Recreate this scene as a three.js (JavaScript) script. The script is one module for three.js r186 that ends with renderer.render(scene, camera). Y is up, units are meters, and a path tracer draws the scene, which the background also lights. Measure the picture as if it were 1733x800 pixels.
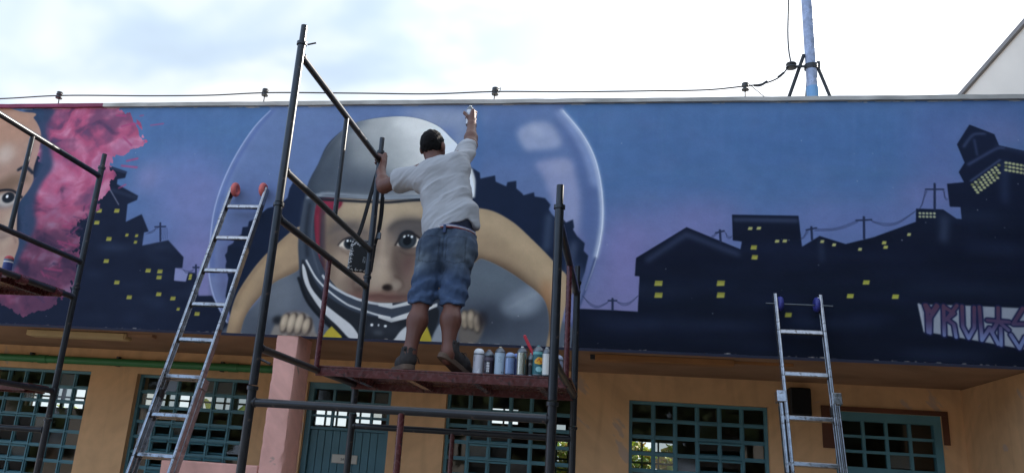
import * as THREE from 'three';
import { mergeGeometries, mergeVertices } from 'three/addons/utils/BufferGeometryUtils.js';
import { RoundedBoxGeometry } from 'three/addons/geometries/RoundedBoxGeometry.js';
import { ImprovedNoise } from 'three/addons/math/ImprovedNoise.js';

// ---------------------------------------------------------------- camera, sky, sun, exposure
const V = (x, y, z) => new THREE.Vector3(x, y, z);
const scene = new THREE.Scene();
const renderer = new THREE.WebGLRenderer({ antialias: true });
renderer.setSize(1024, 472);
renderer.toneMapping = THREE.LinearToneMapping;
renderer.toneMappingExposure = 2.6;
renderer.shadowMap.enabled = true;

const camera = new THREE.PerspectiveCamera(2 * Math.atan(400 / 1416.37) * 180 / Math.PI, 1733 / 800, 0.05, 1500);
{
  const yaw = -0.1871, pitch = 0.305, roll = 0.0716;
  camera.position.set(0.1452, 1.5768, 6.4871);
  const fw = V(Math.sin(yaw) * Math.cos(pitch), Math.sin(pitch), -Math.cos(yaw) * Math.cos(pitch));
  const r0 = V(Math.cos(yaw), 0, Math.sin(yaw)), u0 = V().crossVectors(r0, fw);
  const up = r0.clone().multiplyScalar(-Math.sin(roll)).addScaledVector(u0, Math.cos(roll));
  camera.up.copy(up); camera.lookAt(camera.position.clone().add(fw));
  camera.setViewOffset(1733, 800, 75.26, 38.45, 1733, 800);      // shifted lens: the photograph is an off-centre crop
}
const noise = new ImprovedNoise();
const fbm = (x, y, z, n = 5, g = 0.5) => { let s = 0, a = 1, t = 0; for (let i = 0; i < n; i++) { s += a * noise.noise(x, y, z); t += a; a *= g; x = x * 2.03 + 7.1; y = y * 2.03 + 3.7; z = z * 2.03 + 1.3; } return s / t; };
const clamp = (x, a = 0, b = 1) => Math.min(b, Math.max(a, x)), lerp = (a, b, t) => a + (b - a) * t, sstep = (a, b, x) => { const t = clamp((x - a) / (b - a)); return t * t * (3 - 2 * t); };
const SUN = V(0.93, 0.81, -1).normalize();
const sun = new THREE.DirectionalLight(new THREE.Color(1, 0.93, 0.82), 4.6);
sun.position.copy(SUN).multiplyScalar(40); sun.target.position.set(0, 2, 0);
sun.castShadow = true; sun.shadow.mapSize.set(2048, 2048);
Object.assign(sun.shadow.camera, { left: -14, right: 14, top: 14, bottom: -14, near: 1, far: 90 });
scene.add(sun, sun.target);
{
  const W = 1024, H = 512, d = new Float32Array(W * H * 4);
  for (let j = 0; j < H; j++) {
    const el = ((j + 0.5) / H - 0.5) * Math.PI, y = Math.sin(el);
    for (let i = 0; i < W; i++) {
      const az = ((i + 0.5) / W - 0.5) * 2 * Math.PI, x = Math.cos(az) * Math.cos(el), z = Math.sin(az) * Math.cos(el);
      const k = 1 / (Math.max(y, 0) + 0.22), cx = x * k, cz = z * k;
      const cosS = x * SUN.x + y * SUN.y + z * SUN.z, hz = 1 - clamp(y);
      const warp = fbm(cx * 1.1 + 4, cz * 1.1, 2.2, 3);
      const st = fbm(cx * 1.6 + cz * 1.2 + warp * 1.3, (cz - cx * 0.35) * 3.0 + warp, 5.5, 6, 0.55);
      const big = fbm(cx * 0.9 + 1.7, cz * 0.9 + 9.2, 8.1, 3);
      let cl = sstep(-0.22, 0.34, st * 1.15 + big * 0.8 + 0.25 * (cosS - 0.45));
      cl = Math.max(cl, 0.9 * sstep(0.26, 0.04, y));                 // milky towards the horizon
      const glow = Math.pow(Math.max(0, cosS), 5);
      cl = Math.max(cl, sstep(0.62, 0.95, cosS) * 0.96);
      const away = sstep(0.35, -0.6, cosS);                  // deeper blue away from the sun
      const blue = [lerp(0.355 + 0.03 * hz, 0.36, away), lerp(0.445 + 0.02 * hz, 0.57, away), lerp(0.56, 0.90, away)], white = [lerp(0.55, 0.64, away), lerp(0.57, 0.77, away), lerp(0.60, 0.97, away)];
      const br = (0.86 + 0.95 * glow + 0.34 * st) * lerp(0.84, 1, away);
      for (let c = 0; c < 3; c++) d[(j * W + i) * 4 + c] = y < -0.02 ? 0.25 : lerp(blue[c], white[c], cl) * br;
      d[(j * W + i) * 4 + 3] = 1;
    }
  }
  const t = new THREE.DataTexture(d, W, H, THREE.RGBAFormat, THREE.FloatType);
  t.mapping = THREE.EquirectangularReflectionMapping; t.magFilter = THREE.LinearFilter; t.needsUpdate = true;
  scene.background = t; scene.environment = t;
}

// ---------------------------------------------------------------- helpers
let seed = 7;
const rnd = () => { seed = (seed * 1664525 + 1013904223) >>> 0; return seed / 4294967296; };
const rr = (a, b) => a + (b - a) * rnd();
const used = new Map();
function numbered(n) { const k = used.get(n) || 0; used.set(n, k + 1); return k ? n + '_' + String(k).padStart(3, '0') : n; }
function shade(o) { o.castShadow = true; o.receiveShadow = true; return o; }
function tag(o, label, category, group, kind) { if (label) o.userData.label = label; if (category) o.userData.category = category; if (group) o.userData.group = group; if (kind) o.userData.kind = kind; return o; }
function thing(name, label, category, pos = [0, 0, 0], group) { const o = new THREE.Group(); o.name = numbered(name); o.position.set(...pos); scene.add(o); return tag(o, label, category, group); }
function part(name, geo, mat, parent, label) { const m = shade(new THREE.Mesh(Array.isArray(geo) ? merge(geo) : geo, mat)); m.name = name; parent.add(m); if (label) m.userData.label = label; return m; }
function parts(name, geos, mat, parent) { for (const g of geos) part(name, g, mat, parent); }
function sub(name, parent, label) { const g = new THREE.Group(); g.name = name; parent.add(g); if (label) g.userData.label = label; return g; }
function struct(name, geo, mat) { const m = shade(new THREE.Mesh(geo, mat)); m.name = numbered(name); m.userData.kind = 'structure'; scene.add(m); return m; }
function clean(g) { g = g.index ? g.toNonIndexed() : g; for (const k of Object.keys(g.attributes)) if (!['position', 'normal', 'uv', 'color'].includes(k)) g.deleteAttribute(k); return g; }
function merge(list) { const gs = list.map(clean), col = gs.some((g) => g.attributes.color); for (const g of gs) { if (!g.attributes.uv) g.setAttribute('uv', new THREE.BufferAttribute(new Float32Array(g.attributes.position.count * 2), 2)); if (!col && g.attributes.color) g.deleteAttribute('color'); } return mergeGeometries(gs); }
// box from corner to corner, uv in metres
function box(x0, y0, z0, x1, y1, z1) {
  const g = new THREE.BoxGeometry(x1 - x0, y1 - y0, z1 - z0); g.translate((x0 + x1) / 2, (y0 + y1) / 2, (z0 + z1) / 2);
  return metricUV(g);
}
function metricUV(g) {
  const p = g.attributes.position, n = g.attributes.normal, uv = new Float32Array(p.count * 2);
  for (let i = 0; i < p.count; i++) {
    const ax = Math.abs(n.getX(i)), ay = Math.abs(n.getY(i)), az = Math.abs(n.getZ(i));
    if (az >= ax && az >= ay) { uv[2 * i] = p.getX(i); uv[2 * i + 1] = p.getY(i); } else if (ax >= ay) { uv[2 * i] = p.getZ(i); uv[2 * i + 1] = p.getY(i); } else { uv[2 * i] = p.getX(i); uv[2 * i + 1] = p.getZ(i); }
  }
  g.setAttribute('uv', new THREE.BufferAttribute(uv, 2)); return g;
}
function rbox(x0, y0, z0, x1, y1, z1, r = 0.006, s = 2) { const g = new RoundedBoxGeometry(x1 - x0, y1 - y0, z1 - z0, s, Math.min(r, (x1 - x0) / 2.01, (y1 - y0) / 2.01, (z1 - z0) / 2.01)); g.translate((x0 + x1) / 2, (y0 + y1) / 2, (z0 + z1) / 2); return metricUV(g); }
const Q = new THREE.Quaternion();
function rod(a, b, r, r2 = r, seg = 16) {
  a = Array.isArray(a) ? V(...a) : a; b = Array.isArray(b) ? V(...b) : b;
  const L = a.distanceTo(b), g = new THREE.CylinderGeometry(r2, r, L, seg, Math.max(1, Math.round(L / 0.25)));
  const uv = g.attributes.uv; for (let i = 0; i < uv.count; i++) uv.setXY(i, uv.getX(i) * 6.283 * r, uv.getY(i) * L + a.x);
  g.translate(0, L / 2, 0); g.applyQuaternion(Q.setFromUnitVectors(V(0, 1, 0), b.clone().sub(a).normalize())); g.translate(a.x, a.y, a.z); return g;
}
function cable(pts, r, seg = 8, n = 0) { const c = new THREE.CatmullRomCurve3(pts.map((p) => V(...p))); return new THREE.TubeGeometry(c, n || pts.length * 10, r, seg, false); }
function lathe(profile, seg = 28) { return new THREE.LatheGeometry(profile.map(([r, y]) => new THREE.Vector2(r, y)), seg); }
function canvas(w, h) { const c = document.createElement('canvas'); c.width = w; c.height = h; return [c, c.getContext('2d')]; }
function ctex(c, rx = 1, ry = 1, srgb = true) { const t = new THREE.CanvasTexture(c); t.wrapS = t.wrapT = THREE.RepeatWrapping; t.repeat.set(rx, ry); if (srgb) t.colorSpace = THREE.SRGBColorSpace; return t; }
// tiling noise map: fn(u, v, N) -> [r, g, b] sRGB 0..255 ; tile noise by blending on a torus
const torus = (u, v, f, s, n = 4) => { const a = u * 6.2832, b = v * 6.2832, R = f / 6.2832; return fbm(Math.cos(a) * R + s, Math.sin(a) * R + Math.cos(b) * R * 1.01 + s * 2.3, Math.sin(b) * R + s * 1.7, n); };
function noiseTex(N, fn, srgb = true, rep = 1) {
  const d = new Uint8Array(N * N * 4);
  for (let j = 0; j < N; j++) for (let i = 0; i < N; i++) { const c = fn(i / N, j / N); for (let k = 0; k < 3; k++) d[(j * N + i) * 4 + k] = clamp(c[k], 0, 255); d[(j * N + i) * 4 + 3] = 255; }
  const t = new THREE.DataTexture(d, N, N); t.wrapS = t.wrapT = THREE.RepeatWrapping; t.magFilter = THREE.LinearFilter; t.minFilter = THREE.LinearMipmapLinearFilter; t.generateMipmaps = true; t.repeat.set(rep, rep); if (srgb) t.colorSpace = THREE.SRGBColorSpace; t.needsUpdate = true; return t;
}
const grey = (fn) => (u, v) => { const g = fn(u, v); return [g, g, g]; };
const plasterBump = noiseTex(256, grey((u, v) => 128 + 90 * torus(u, v, 9, 1.3, 5) + 40 * torus(u, v, 34, 4.4, 3)), false, 0.9);
const tint = (base, amp, f, s, dirt = 0) => noiseTex(256, (u, v) => { const n = torus(u, v, f, s, 5), m = torus(u, v, 3, s + 5, 3), k = 1 + amp * n - dirt * Math.max(0, m); return [base[0] * k, base[1] * k, base[2] * k]; }, true, 0.45);
const M = {};
const std = (o) => new THREE.MeshStandardMaterial(o), matte = (o) => new THREE.MeshPhysicalMaterial({ specularIntensity: 0.25, ...o });
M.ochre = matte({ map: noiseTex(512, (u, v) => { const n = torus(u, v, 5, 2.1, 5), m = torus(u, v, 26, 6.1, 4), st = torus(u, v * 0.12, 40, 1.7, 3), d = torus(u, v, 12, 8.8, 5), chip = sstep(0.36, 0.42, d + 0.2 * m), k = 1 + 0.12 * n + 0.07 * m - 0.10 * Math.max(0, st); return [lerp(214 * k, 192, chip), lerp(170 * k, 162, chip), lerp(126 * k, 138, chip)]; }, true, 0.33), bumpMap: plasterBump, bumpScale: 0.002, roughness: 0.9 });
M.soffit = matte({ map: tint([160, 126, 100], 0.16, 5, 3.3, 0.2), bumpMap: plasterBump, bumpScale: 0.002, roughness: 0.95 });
M.pink = matte({ map: noiseTex(256, (u, v) => { const n = torus(u, v, 6, 5.1, 5), m = torus(u, v, 30, 3.1, 4), d = torus(u, v, 10, 2.8, 5), chip = sstep(0.34, 0.42, d + 0.2 * m), k = 1 + 0.10 * n + 0.06 * m; return [lerp(226 * k, 176, chip), lerp(172 * k, 150, chip), lerp(160 * k, 140, chip)]; }, true, 0.6), bumpMap: plasterBump, bumpScale: 0.004, roughness: 0.9 });
M.white = matte({ map: tint([226, 216, 204], 0.05, 5, 6.7, 0.05), bumpMap: plasterBump, bumpScale: 0.001, roughness: 0.9 });
M.coping = std({ map: tint([186, 180, 172], 0.3, 8, 7.7, 0.35), bumpMap: plasterBump, bumpScale: 0.004, roughness: 0.9 });
M.copingPink = std({ map: tint([150, 66, 96], 0.25, 8, 2.7, 0.3), roughness: 0.8 });
M.roof = std({ map: tint([120, 116, 110], 0.3, 8, 8.7, 0.3), roughness: 0.95 });
M.ground = std({ map: tint([168, 158, 146], 0.22, 9, 9.9, 0.18), bumpMap: plasterBump, bumpScale: 0.004, roughness: 0.95 });
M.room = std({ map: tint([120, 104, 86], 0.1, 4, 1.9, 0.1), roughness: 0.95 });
M.teal = std({ map: tint([82, 130, 140], 0.16, 9, 4.2, 0.1), roughness: 0.5, metalness: 0 });
M.tealDoor = std({ map: tint([84, 126, 136], 0.14, 7, 6.2, 0.12), roughness: 0.55 });
M.brown = std({ map: tint([96, 54, 32], 0.3, 7, 5.9, 0.2), roughness: 0.7 });
M.glass = new THREE.MeshPhysicalMaterial({ color: 0xe8f0ee, transmission: 1, thickness: 0, roughness: 0.03, ior: 1.5 });
const wear = (base, spot, amt, s) => noiseTex(256, (u, v) => { const n = torus(u, v, 22, s, 4), m = torus(u, v, 6, s + 3, 4), k = sstep(0.28 - amt, 0.42 - amt, n * 0.8 + m * 0.5); return [0, 1, 2].map((c) => lerp(base[c] * (1 + 0.35 * m), spot[c], k)); }, true, 3);
const wearRough = noiseTex(128, grey((u, v) => 62 + 70 * torus(u, v, 14, 3.1, 4)), false, 3);
M.black = std({ map: wear([33, 35, 41], [92, 76, 70], 0.03, 1.1), roughness: 0.3, metalness: 0.2 });
M.oxide = std({ map: wear([84, 40, 44], [48, 36, 40], 0.1, 3.1), roughnessMap: wearRough, roughness: 1, metalness: 0.15 });
M.deck = std({ map: wear([88, 46, 46], [54, 36, 36], 0.12, 5.1), roughnessMap: wearRough, roughness: 1, metalness: 0.1 });
M.alu = std({ map: wear([150, 148, 150], [98, 92, 88], 0.08, 7.1), roughness: 0.42, metalness: 0.75, roughnessMap: wearRough });
M.pipeGreen = std({ map: tint([52, 118, 66], 0.15, 8, 2.8, 0.15), roughness: 0.45 });
M.cream = std({ map: tint([196, 168, 120], 0.1, 6, 8.2, 0.12), roughness: 0.6 });
M.woodish = std({ map: tint([160, 110, 66], 0.2, 6, 3.9, 0.2), roughness: 0.8 });
M.blackPlastic = std({ color: 0x0c0c0e, roughness: 0.6 });
M.steel = std({ color: 0x6b7076, roughness: 0.45, metalness: 0.8 });
M.steelDark = std({ color: 0x3a3a3c, roughness: 0.55, metalness: 0.5 });
M.poleGrey = std({ map: wear([150, 160, 184], [96, 104, 120], -0.03, 9.1), roughness: 0.5, metalness: 0.2 });
M.poleBlue = std({ color: 0x6f9bc4, roughness: 0.5, metalness: 0.1 });
M.cableBlack = std({ color: 0x22242a, roughness: 0.6 });
M.porcelain = std({ color: 0x33363a, roughness: 0.35 });

// ---------------------------------------------------------------- ground
const GROUND = -0.165;
{
  const g = new THREE.PlaneGeometry(900, 900, 1, 1).rotateX(-Math.PI / 2); const uv = g.attributes.uv; for (let i = 0; i < uv.count; i++) uv.setXY(i, uv.getX(i) * 900, uv.getY(i) * 900);
  g.translate(0, GROUND, 0); struct('ground', g, M.ground);
}

// ---------------------------------------------------------------- the mural, painted on a canvas in wall metres
const MX0 = -7, MX1 = 4, MY0 = 2.59, MY1 = 4.645, MW = 2048, MH = 384;
const HM = [0.00589939, 0.000128182, -6.03768, 0.00064628, -0.00523597, 5.84923, 0.000151391, 0.000283217];   // sketch grid -> wall metres
function wallAt(u, v) { const w = HM[6] * u + HM[7] * v + 1; return [(HM[0] * u + HM[1] * v + HM[2]) / w, (HM[3] * u + HM[4] * v + HM[5]) / w]; }
function paintMural() {
  const [cv, x] = canvas(MW, MH);
  const C = (u, v) => { const [a, b] = wallAt(u, v); return [(a - MX0) / (MX1 - MX0) * MW, (MY1 - b) / (MY1 - MY0) * MH]; };
  const pts = (s) => s.trim().split(/\s+/).map((q) => q.split(',').map(Number));
  const path = (list, smooth, closed) => {
    const p = list.map(([u, v]) => C(u, v)), n = p.length; x.beginPath(); x.moveTo(...p[0]);
    const at = (i) => closed ? p[(i + n) % n] : p[clamp(i, 0, n - 1)];
    for (let i = 0; i < (closed ? n : n - 1); i++) {
      const a = at(i - 1), b = at(i), c = at(i + 1), d = at(i + 2);
      if (smooth) x.bezierCurveTo(b[0] + (c[0] - a[0]) / 6, b[1] + (c[1] - a[1]) / 6, c[0] - (d[0] - b[0]) / 6, c[1] - (d[1] - b[1]) / 6, c[0], c[1]); else x.lineTo(c[0], c[1]);
    }
    if (closed) x.closePath();
  };
  const soft = (b) => { x.filter = b > 0.3 ? `blur(${b}px)` : 'none'; };
  const fill = (s, col, b = 0.5, smooth = false, al = 1) => { x.save(); soft(b); x.globalAlpha = al; path(typeof s === 'string' ? pts(s) : s, smooth, true); x.fillStyle = col; x.fill(); x.restore(); };
  const line = (s, col, w, b = 0.4, smooth = true, al = 1) => { x.save(); soft(b); x.globalAlpha = al; x.lineWidth = w; x.lineCap = 'round'; x.lineJoin = 'round'; x.strokeStyle = col; path(typeof s === 'string' ? pts(s) : s, smooth, false); x.stroke(); x.restore(); };
  const blob = (u, v, rx, ry, col, b = 6, al = 1, rot = 0) => { const [a, c] = C(u, v); x.save(); soft(b); x.globalAlpha = al; x.fillStyle = col; x.beginPath(); x.ellipse(a, c, rx, ry, rot, 0, 6.3); x.fill(); x.restore(); };
  const inside = (s, smooth, fn) => { x.save(); path(typeof s === 'string' ? pts(s) : s, smooth, true); x.clip(); fn(); x.restore(); };
  // --- evening sky: blue above, lavender towards the roofs
  let g = x.createLinearGradient(0, 0, 0, MH);
  g.addColorStop(0, '#4f73a6'); g.addColorStop(0.35, '#4c6fa4'); g.addColorStop(0.62, '#5c72a6'); g.addColorStop(0.85, '#7274a4'); g.addColorStop(1, '#74709c');
  x.fillStyle = g; x.fillRect(0, 0, MW, MH);
  blob(330, 330, 70, 60, '#7a7cb4', 26, 0.75); blob(300, 280, 50, 30, '#6f7db6', 22, 0.5); blob(250, 300, 26, 26, '#8f86b8', 14, 0.6); blob(340, 430, 50, 50, '#7f7ab0', 22, 0.7);
  blob(1130, 400, 90, 40, '#7c78b0', 28, 0.7); blob(1060, 450, 40, 70, '#7f78b2', 22, 0.8); blob(1200, 370, 60, 26, '#7b78b0', 20, 0.6); blob(1460, 375, 130, 24, '#6f74b2', 22, 0.6); blob(1590, 250, 34, 70, '#6a6fae', 24, 0.6); blob(1690, 220, 50, 30, '#7a74a8', 18, 0.6); blob(1590, 330, 60, 24, '#7874ae', 16, 0.6);
  blob(1400, 230, 190, 36, '#3f66a4', 30, 0.5); blob(1120, 230, 60, 50, '#46689f', 26, 0.5); blob(290, 215, 60, 24, '#47669f', 20, 0.5); blob(1700, 190, 90, 18, '#3d5c98', 20, 0.6);
  for (let i = 0; i < 260; i++) { const u = rr(200, 1733), v = rr(185, 520); blob(u, v, rr(6, 30), rr(2, 9), rnd() > 0.5 ? '#8288bc' : '#46669f', 7, 0.10, rr(-0.4, 0.4)); }
  for (let i = 0; i < 120; i++) { const u = rr(200, 1733); line([[u, 188], [u + rr(-3, 3), rr(215, 300)]], rnd() > 0.5 ? '#6f8dc0' : '#3c5c94', rr(1, 4), 2, false, 0.10); }
  // --- left city
  fill('-120,560 -120,200 60,190 100,260 110,350 150,345 168,318 180,300 165,276 190,282 214,290 211,300.5 198,303 197,311 233,331 231,338 215,345 212,375 239,362 251,391 243,393 240,415 284,406 310,434.5 308,453 296,453 294,474 313.6,475.6 318,460 332,461.5 336,499.5 358,499.5 372,520 420,575 420,620 -120,600', '#19223a', 0.7);
  fill('296,453 318,460 313.6,475.6 294,474', '#8388b8', 0.5); fill('333,462 352,462 352,499 335,499', '#7d7cb2', 1.2);
  line('166,278 213,292', '#3c4868', 3, 1.2, false, 0.7); line('185,320 230,334', '#35425f', 4, 2, false, 0.6); line('184,318 200,346', '#8a8ca4', 1.6, 0.6, false, 0.8);
  inside('-120,560 115,352 150,345 168,318 190,282 214,300 233,335 215,345 212,375 239,362 243,393 240,415 284,406 310,434.5 308,453 296,453 294,474 332,478 336,499.5 358,499.5 420,575 420,620 -120,600', false, () => { for (let i = 0; i < 26; i++) { blob(rr(150, 350), rr(400, 545), rr(12, 40), rr(2, 6), '#303c58', 5, 0.28); blob(rr(130, 380), rr(360, 550), rr(8, 26), rr(3, 9), '#10182a', 5, 0.35); } });
  const win = (s, w, h, col = '#8a8534') => { for (const [u, v] of pts(s)) { fill([[u - w / 2 + 0.8, v - h / 2], [u + w / 2 + 0.8, v - h / 2 + 0.4], [u + w / 2 - 0.8, v + h / 2], [u - w / 2 - 0.8, v + h / 2]], col, 0.4); fill([[u - w / 2 + 0.8, v], [u + w / 2, v + 0.4], [u + w / 2 - 0.8, v + h / 2], [u - w / 2 - 0.8, v + h / 2]], '#bab44c', 0.7, false, 0.5); } };
  win('167,356 197,356 163,376 183.5,403.6 179,441 197,477 250,457 270,458.5 268.5,468.5 218,502 292,504 333,530 268,497', 8.5, 6.5); win('214,397 230.5,398 228.5,409 301,522 322,465 321,470', 5, 5);
  const pole = (u, v0, v1, bw, bv, tilt = 0) => { line([[u, v0], [u + tilt * 0.2, v1]], '#26304f', 3.2, 0.4, false); line([[u - bw / 2, bv + tilt * 0.3], [u + bw / 2, bv - tilt * 0.3]], '#26304f', 2.4, 0.4, false); };
  const wires = (u0, v0, u1, v1, sag, n = 3) => { for (let k = 0; k < n; k++) line([[u0 + k * 1.5, v0 + k * 1.2], [lerp(u0, u1, 0.3), lerp(v0, v1, 0.3) + sag * 0.8 + k * 2], [lerp(u0, u1, 0.6), lerp(v0, v1, 0.6) + sag + k * 1.6], [u1 - k * 1.3, v1 + k * 1.5]], '#333c60', 0.9, 0.3, true, 0.75); };
  pole(270.5, 377, 407, 18, 383, 1); pole(331, 448, 462, 10, 452);
  for (let k = 0; k < 5; k++) { line([[262 + k * 2, 384], [256 - k * 2 + 4, 392], [245 + k * 2, 396 - k]], '#343e62', 0.8, 0.3, true, 0.7); line([[272 + k * 2.4, 384], [273 + k * 2.4, 394], [270 + k * 3, 404]], '#343e62', 0.8, 0.3, true, 0.7); } wires(308, 455, 328, 455, 3);
  // --- pink smoke over the left city
  const smoke = '84,184 190,183 186,192 202,203 216,214 226,240 212,232 200,246 190,236 178,262 168,290 168,326 152,344 150,352 143,346 138,356 133,348 126,358 118,372 114,388 119,398 108,404 112,420 106,432 113,438 105,446 112,460 104,468 106,484 92,498 84,512 76,506 66,516 54,508 40,514 26,502 8,502 12,478 20,452 34,430 48,404 58,380 54,352 62,322 84,300 86,280 80,250 74,214';
  {
    const [sc, sx] = canvas(MW, MH), keep = x; sx.filter = 'blur(7px)'; sx.fillStyle = '#fff'; sx.beginPath(); pts(smoke).forEach(([u, v], i) => i ? sx.lineTo(...C(u, v)) : sx.moveTo(...C(u, v))); sx.closePath(); sx.fill();
    const w = 560, mk = sx.getImageData(0, 0, w, MH).data, im = keep.getImageData(0, 0, w, MH), D = im.data, hi = [212, 124, 158], mid = [188, 80, 120], lo = [122, 70, 106], lav = [158, 132, 170], deep = [58, 48, 82];
    for (let j = 0; j < MH; j++) for (let i = 0; i < w; i++) {
      const o = (j * w + i) * 4;
      const q = fbm(i * 0.012, j * 0.012, 1.2, 3), n1 = fbm(i * 0.026 + q * 1.6, j * 0.03 + q * 1.2, 4.1, 4, 0.42), n2 = fbm(i * 0.016 + 9, j * 0.018, 7.7, 4), n3 = fbm(i * 0.07 - j * 0.05, j * 0.06 + i * 0.03, 2.9, 4), low = sstep(150, 260, j), wob = 16 * fbm(i * 0.05, j * 0.05, 6.1, 4) + 30 * fbm(i * 0.018 + j * 0.01, j * 0.02, 3.1, 3), fine = 8 * noise.noise(i * 0.16 - j * 0.1, j * 0.05 + i * 0.03, 8.2), mi = clamp(Math.round(i + wob + fine), 0, w - 1), mj = clamp(Math.round(j + 0.8 * wob - fine * 0.5), 0, MH - 1), m = mk[(mj * w + mi) * 4] / 255; if (m < 0.02) continue;
      const al = sstep(-0.1, 0.9, m + 0.6 * n1 + 0.3 * n3) * (0.97 - 0.12 * low);
      for (let c = 0; c < 3; c++) { let k = lerp(mid[c], hi[c], sstep(-0.1, 0.45, n1 + 0.12 * n3)); k = lerp(k, lo[c], sstep(0.0, 0.36, -n2 + 0.25 * low) * 0.9); k = lerp(k, lav[c], sstep(0.0, 0.35, n2 + 0.3 * n1 - 0.02) * (0.25 + 0.6 * low)); k = lerp(k, deep[c], sstep(0.06, 0.42, -n1 - 0.1 * n3) * 0.6); D[o + c] = lerp(D[o + c], k * (1 - 0.16 * low), al); }
    }
    keep.putImageData(im, 0, 0);
  }
  for (const [u, v, a, b] of [[205, 214, 226, 208], [222, 211, 236, 208], [254, 212, 276, 209], [205, 280, 231, 283], [214, 272, 232, 268], [150, 345, 140, 352], [208, 232, 222, 246], [196, 195, 212, 196], [200, 318, 212, 312], [236, 196, 242, 195]]) line([[u, v], [b ? a : a, b]], '#b2447a', rr(1.6, 3.6), 0.8, false, 0.85);
  for (let i = 0; i < 46; i++) { const a = rnd(), u = lerp(150, 60, a), v = lerp(346, 514, a) + rr(-8, 8); line([[u + rr(-26, 8), v], [u + rr(-8, 16) - 6, v + rr(3, 9)]], rnd() > 0.5 ? '#a23c6a' : '#4a3456', rr(1.4, 3), 0.9, false, 0.75); }
  fill('40,186 92,184 78,214 84,250 88,282 66,316 56,350 60,380 40,420 22,456 8,478 0,470 30,400 30,340 56,300 68,240', '#2f4364', 3.5, true, 0.95);
  // --- left figure: the cheek, ear and eye of a second face
  const face2 = '-120,190 44,190 56,200 64.7,213.8 68.4,228 66.6,246 62,264 57,280 55,292 56,302 52.5,312 44,326 33,340 29,352 27.5,390 31,410 25,432 15,455 6,470 -120,560';
  fill(face2, '#a88474', 0.8, true);
  inside(face2, true, () => {
    blob(10, 215, 60, 40, '#b5866e', 14, 0.8); blob(8, 260, 18, 18, '#c5b2a6', 7, 0.75); blob(64, 240, 8, 50, '#b98a86', 5, 0.5); blob(28, 306, 26, 12, '#7a5f4c', 7, 0.85); blob(4, 316, 24, 12, '#6f5544', 7, 0.8); blob(40, 318, 9, 12, '#b58a7c', 4, 0.8);
    blob(4, 345, 24, 8, '#6d6c74', 4, 0.7); blob(10, 337, 20, 12, '#b4aca6', 2.5, 0.9); blob(13, 334, 12, 10, '#1d222c', 1, 1); blob(11, 332, 2.6, 3, '#e8e8ea', 0.5, 1); line('-30,330 0,322 20,322 36,334', '#171a24', 4, 1);
    blob(10, 390, 18, 40, '#b59c88', 8, 0.7); blob(2, 398, 12, 10, '#84706a', 5, 0.7); blob(6, 445, 20, 14, '#b8a896', 7, 0.6);
  });
  line('30,287 42,282 54,292', '#1f2637', 5.5, 1.2, true); line('0,402 20,398 26,410', '#7b5f5a', 3, 1.5, true, 0.6);
  // --- glass bubble
  const bub = '470,150 457,187 430,215 400,260 376,310 361,360 354,420 353,460 358,490 367,515 385,545 430,600 930,600 975,530 991,492 1010,436 1019,388 1020.5,345 1015.5,301.6 1004,261 983,224 953,187 930,150';
  fill(bub, '#5a72a8', 0.8, true, 0.7);
  inside(bub, true, () => {
    g = x.createLinearGradient(0, 0, 0, MH); g.addColorStop(0, '#5672a4'); g.addColorStop(0.5, '#566aa0'); g.addColorStop(1, '#666896'); x.globalAlpha = 0.5; x.fillStyle = g; x.fillRect(0, 0, MW, MH); x.globalAlpha = 1; fill(bub, '#8790b4', 0.8, true, 0.2); line('460,187 432,217 404,262 381,312 367,362 361,420 360,470 372,520', '#8496c6', 13, 6, true, 0.5);
    blob(400, 440, 24, 50, '#6a6ca4', 14, 0.6); blob(430, 330, 34, 40, '#566a9c', 18, 0.6); blob(480, 240, 50, 44, '#6078a6', 20, 0.5);
    blob(755, 200, 60, 16, '#9aa3b8', 9, 0.8); blob(786, 228, 16, 34, '#8f9ab4', 8, 0.85); blob(715, 190, 40, 6, '#8b97b6', 6, 0.6); blob(740, 200, 60, 8, '#7f8db2', 9, 0.5); line('808,190 810,240 806,285', '#3f68a0', 14, 5, true, 0.7); blob(850, 250, 60, 50, '#4c6c9f', 20, 0.8); blob(870, 290, 60, 20, '#6076a8', 14, 0.6);
    fill('876,222 905,206 935,212 950,246 905,254 888,252', '#98a2c2', 4, true, 0.9); blob(908, 222, 13, 7, '#a4abc6', 4, 0.8, 0.6);
    fill('908,275 962,268 976,300 984,345 978,400 955,400 938,350 920,300', '#9095bc', 4, true, 0.92); fill('930,278 960,272 968,290 940,296', '#9ba0c2', 5, true, 0.6);
    line('952,190 985,260 998,330 995,400 975,470', '#44588f', 22, 8, true, 0.5); line('978,400 985,440 975,490 955,560', '#7474a6', 16, 7, true, 0.7);
  });
  line('457,187 430,215 400,260 376,310 361,360 354,420 353,460 358,490 367,515 384,545', '#a8b6dc', 2.2, 0.6, true, 0.9); line('462,187 436,216 406,262 382,312 367,362 360,420 360,465', '#3c549a', 5, 2.5, true, 0.5);
  line('951,187 983,226 1003,264 1014,304 1019,345 1018,388 1009,434', '#c3cbe2', 6, 2, true, 0.85); line('953,187 984,224 1005,262 1016,303 1020.5,345 1019,388 1010,434 991,490', '#dfe4f0', 1.6, 0.5, true, 0.9); line('945,190 975,228 996,270 1007,310', '#98a8d2', 10, 5, true, 0.75);
  line('1008,436 990,492 972,540 955,590', '#33416e', 3, 1.2, true, 0.8);
  // dark crowns and roofs seen through the bubble
  const crown = (s) => fill(s, '#1a2640', 0.7);
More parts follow.
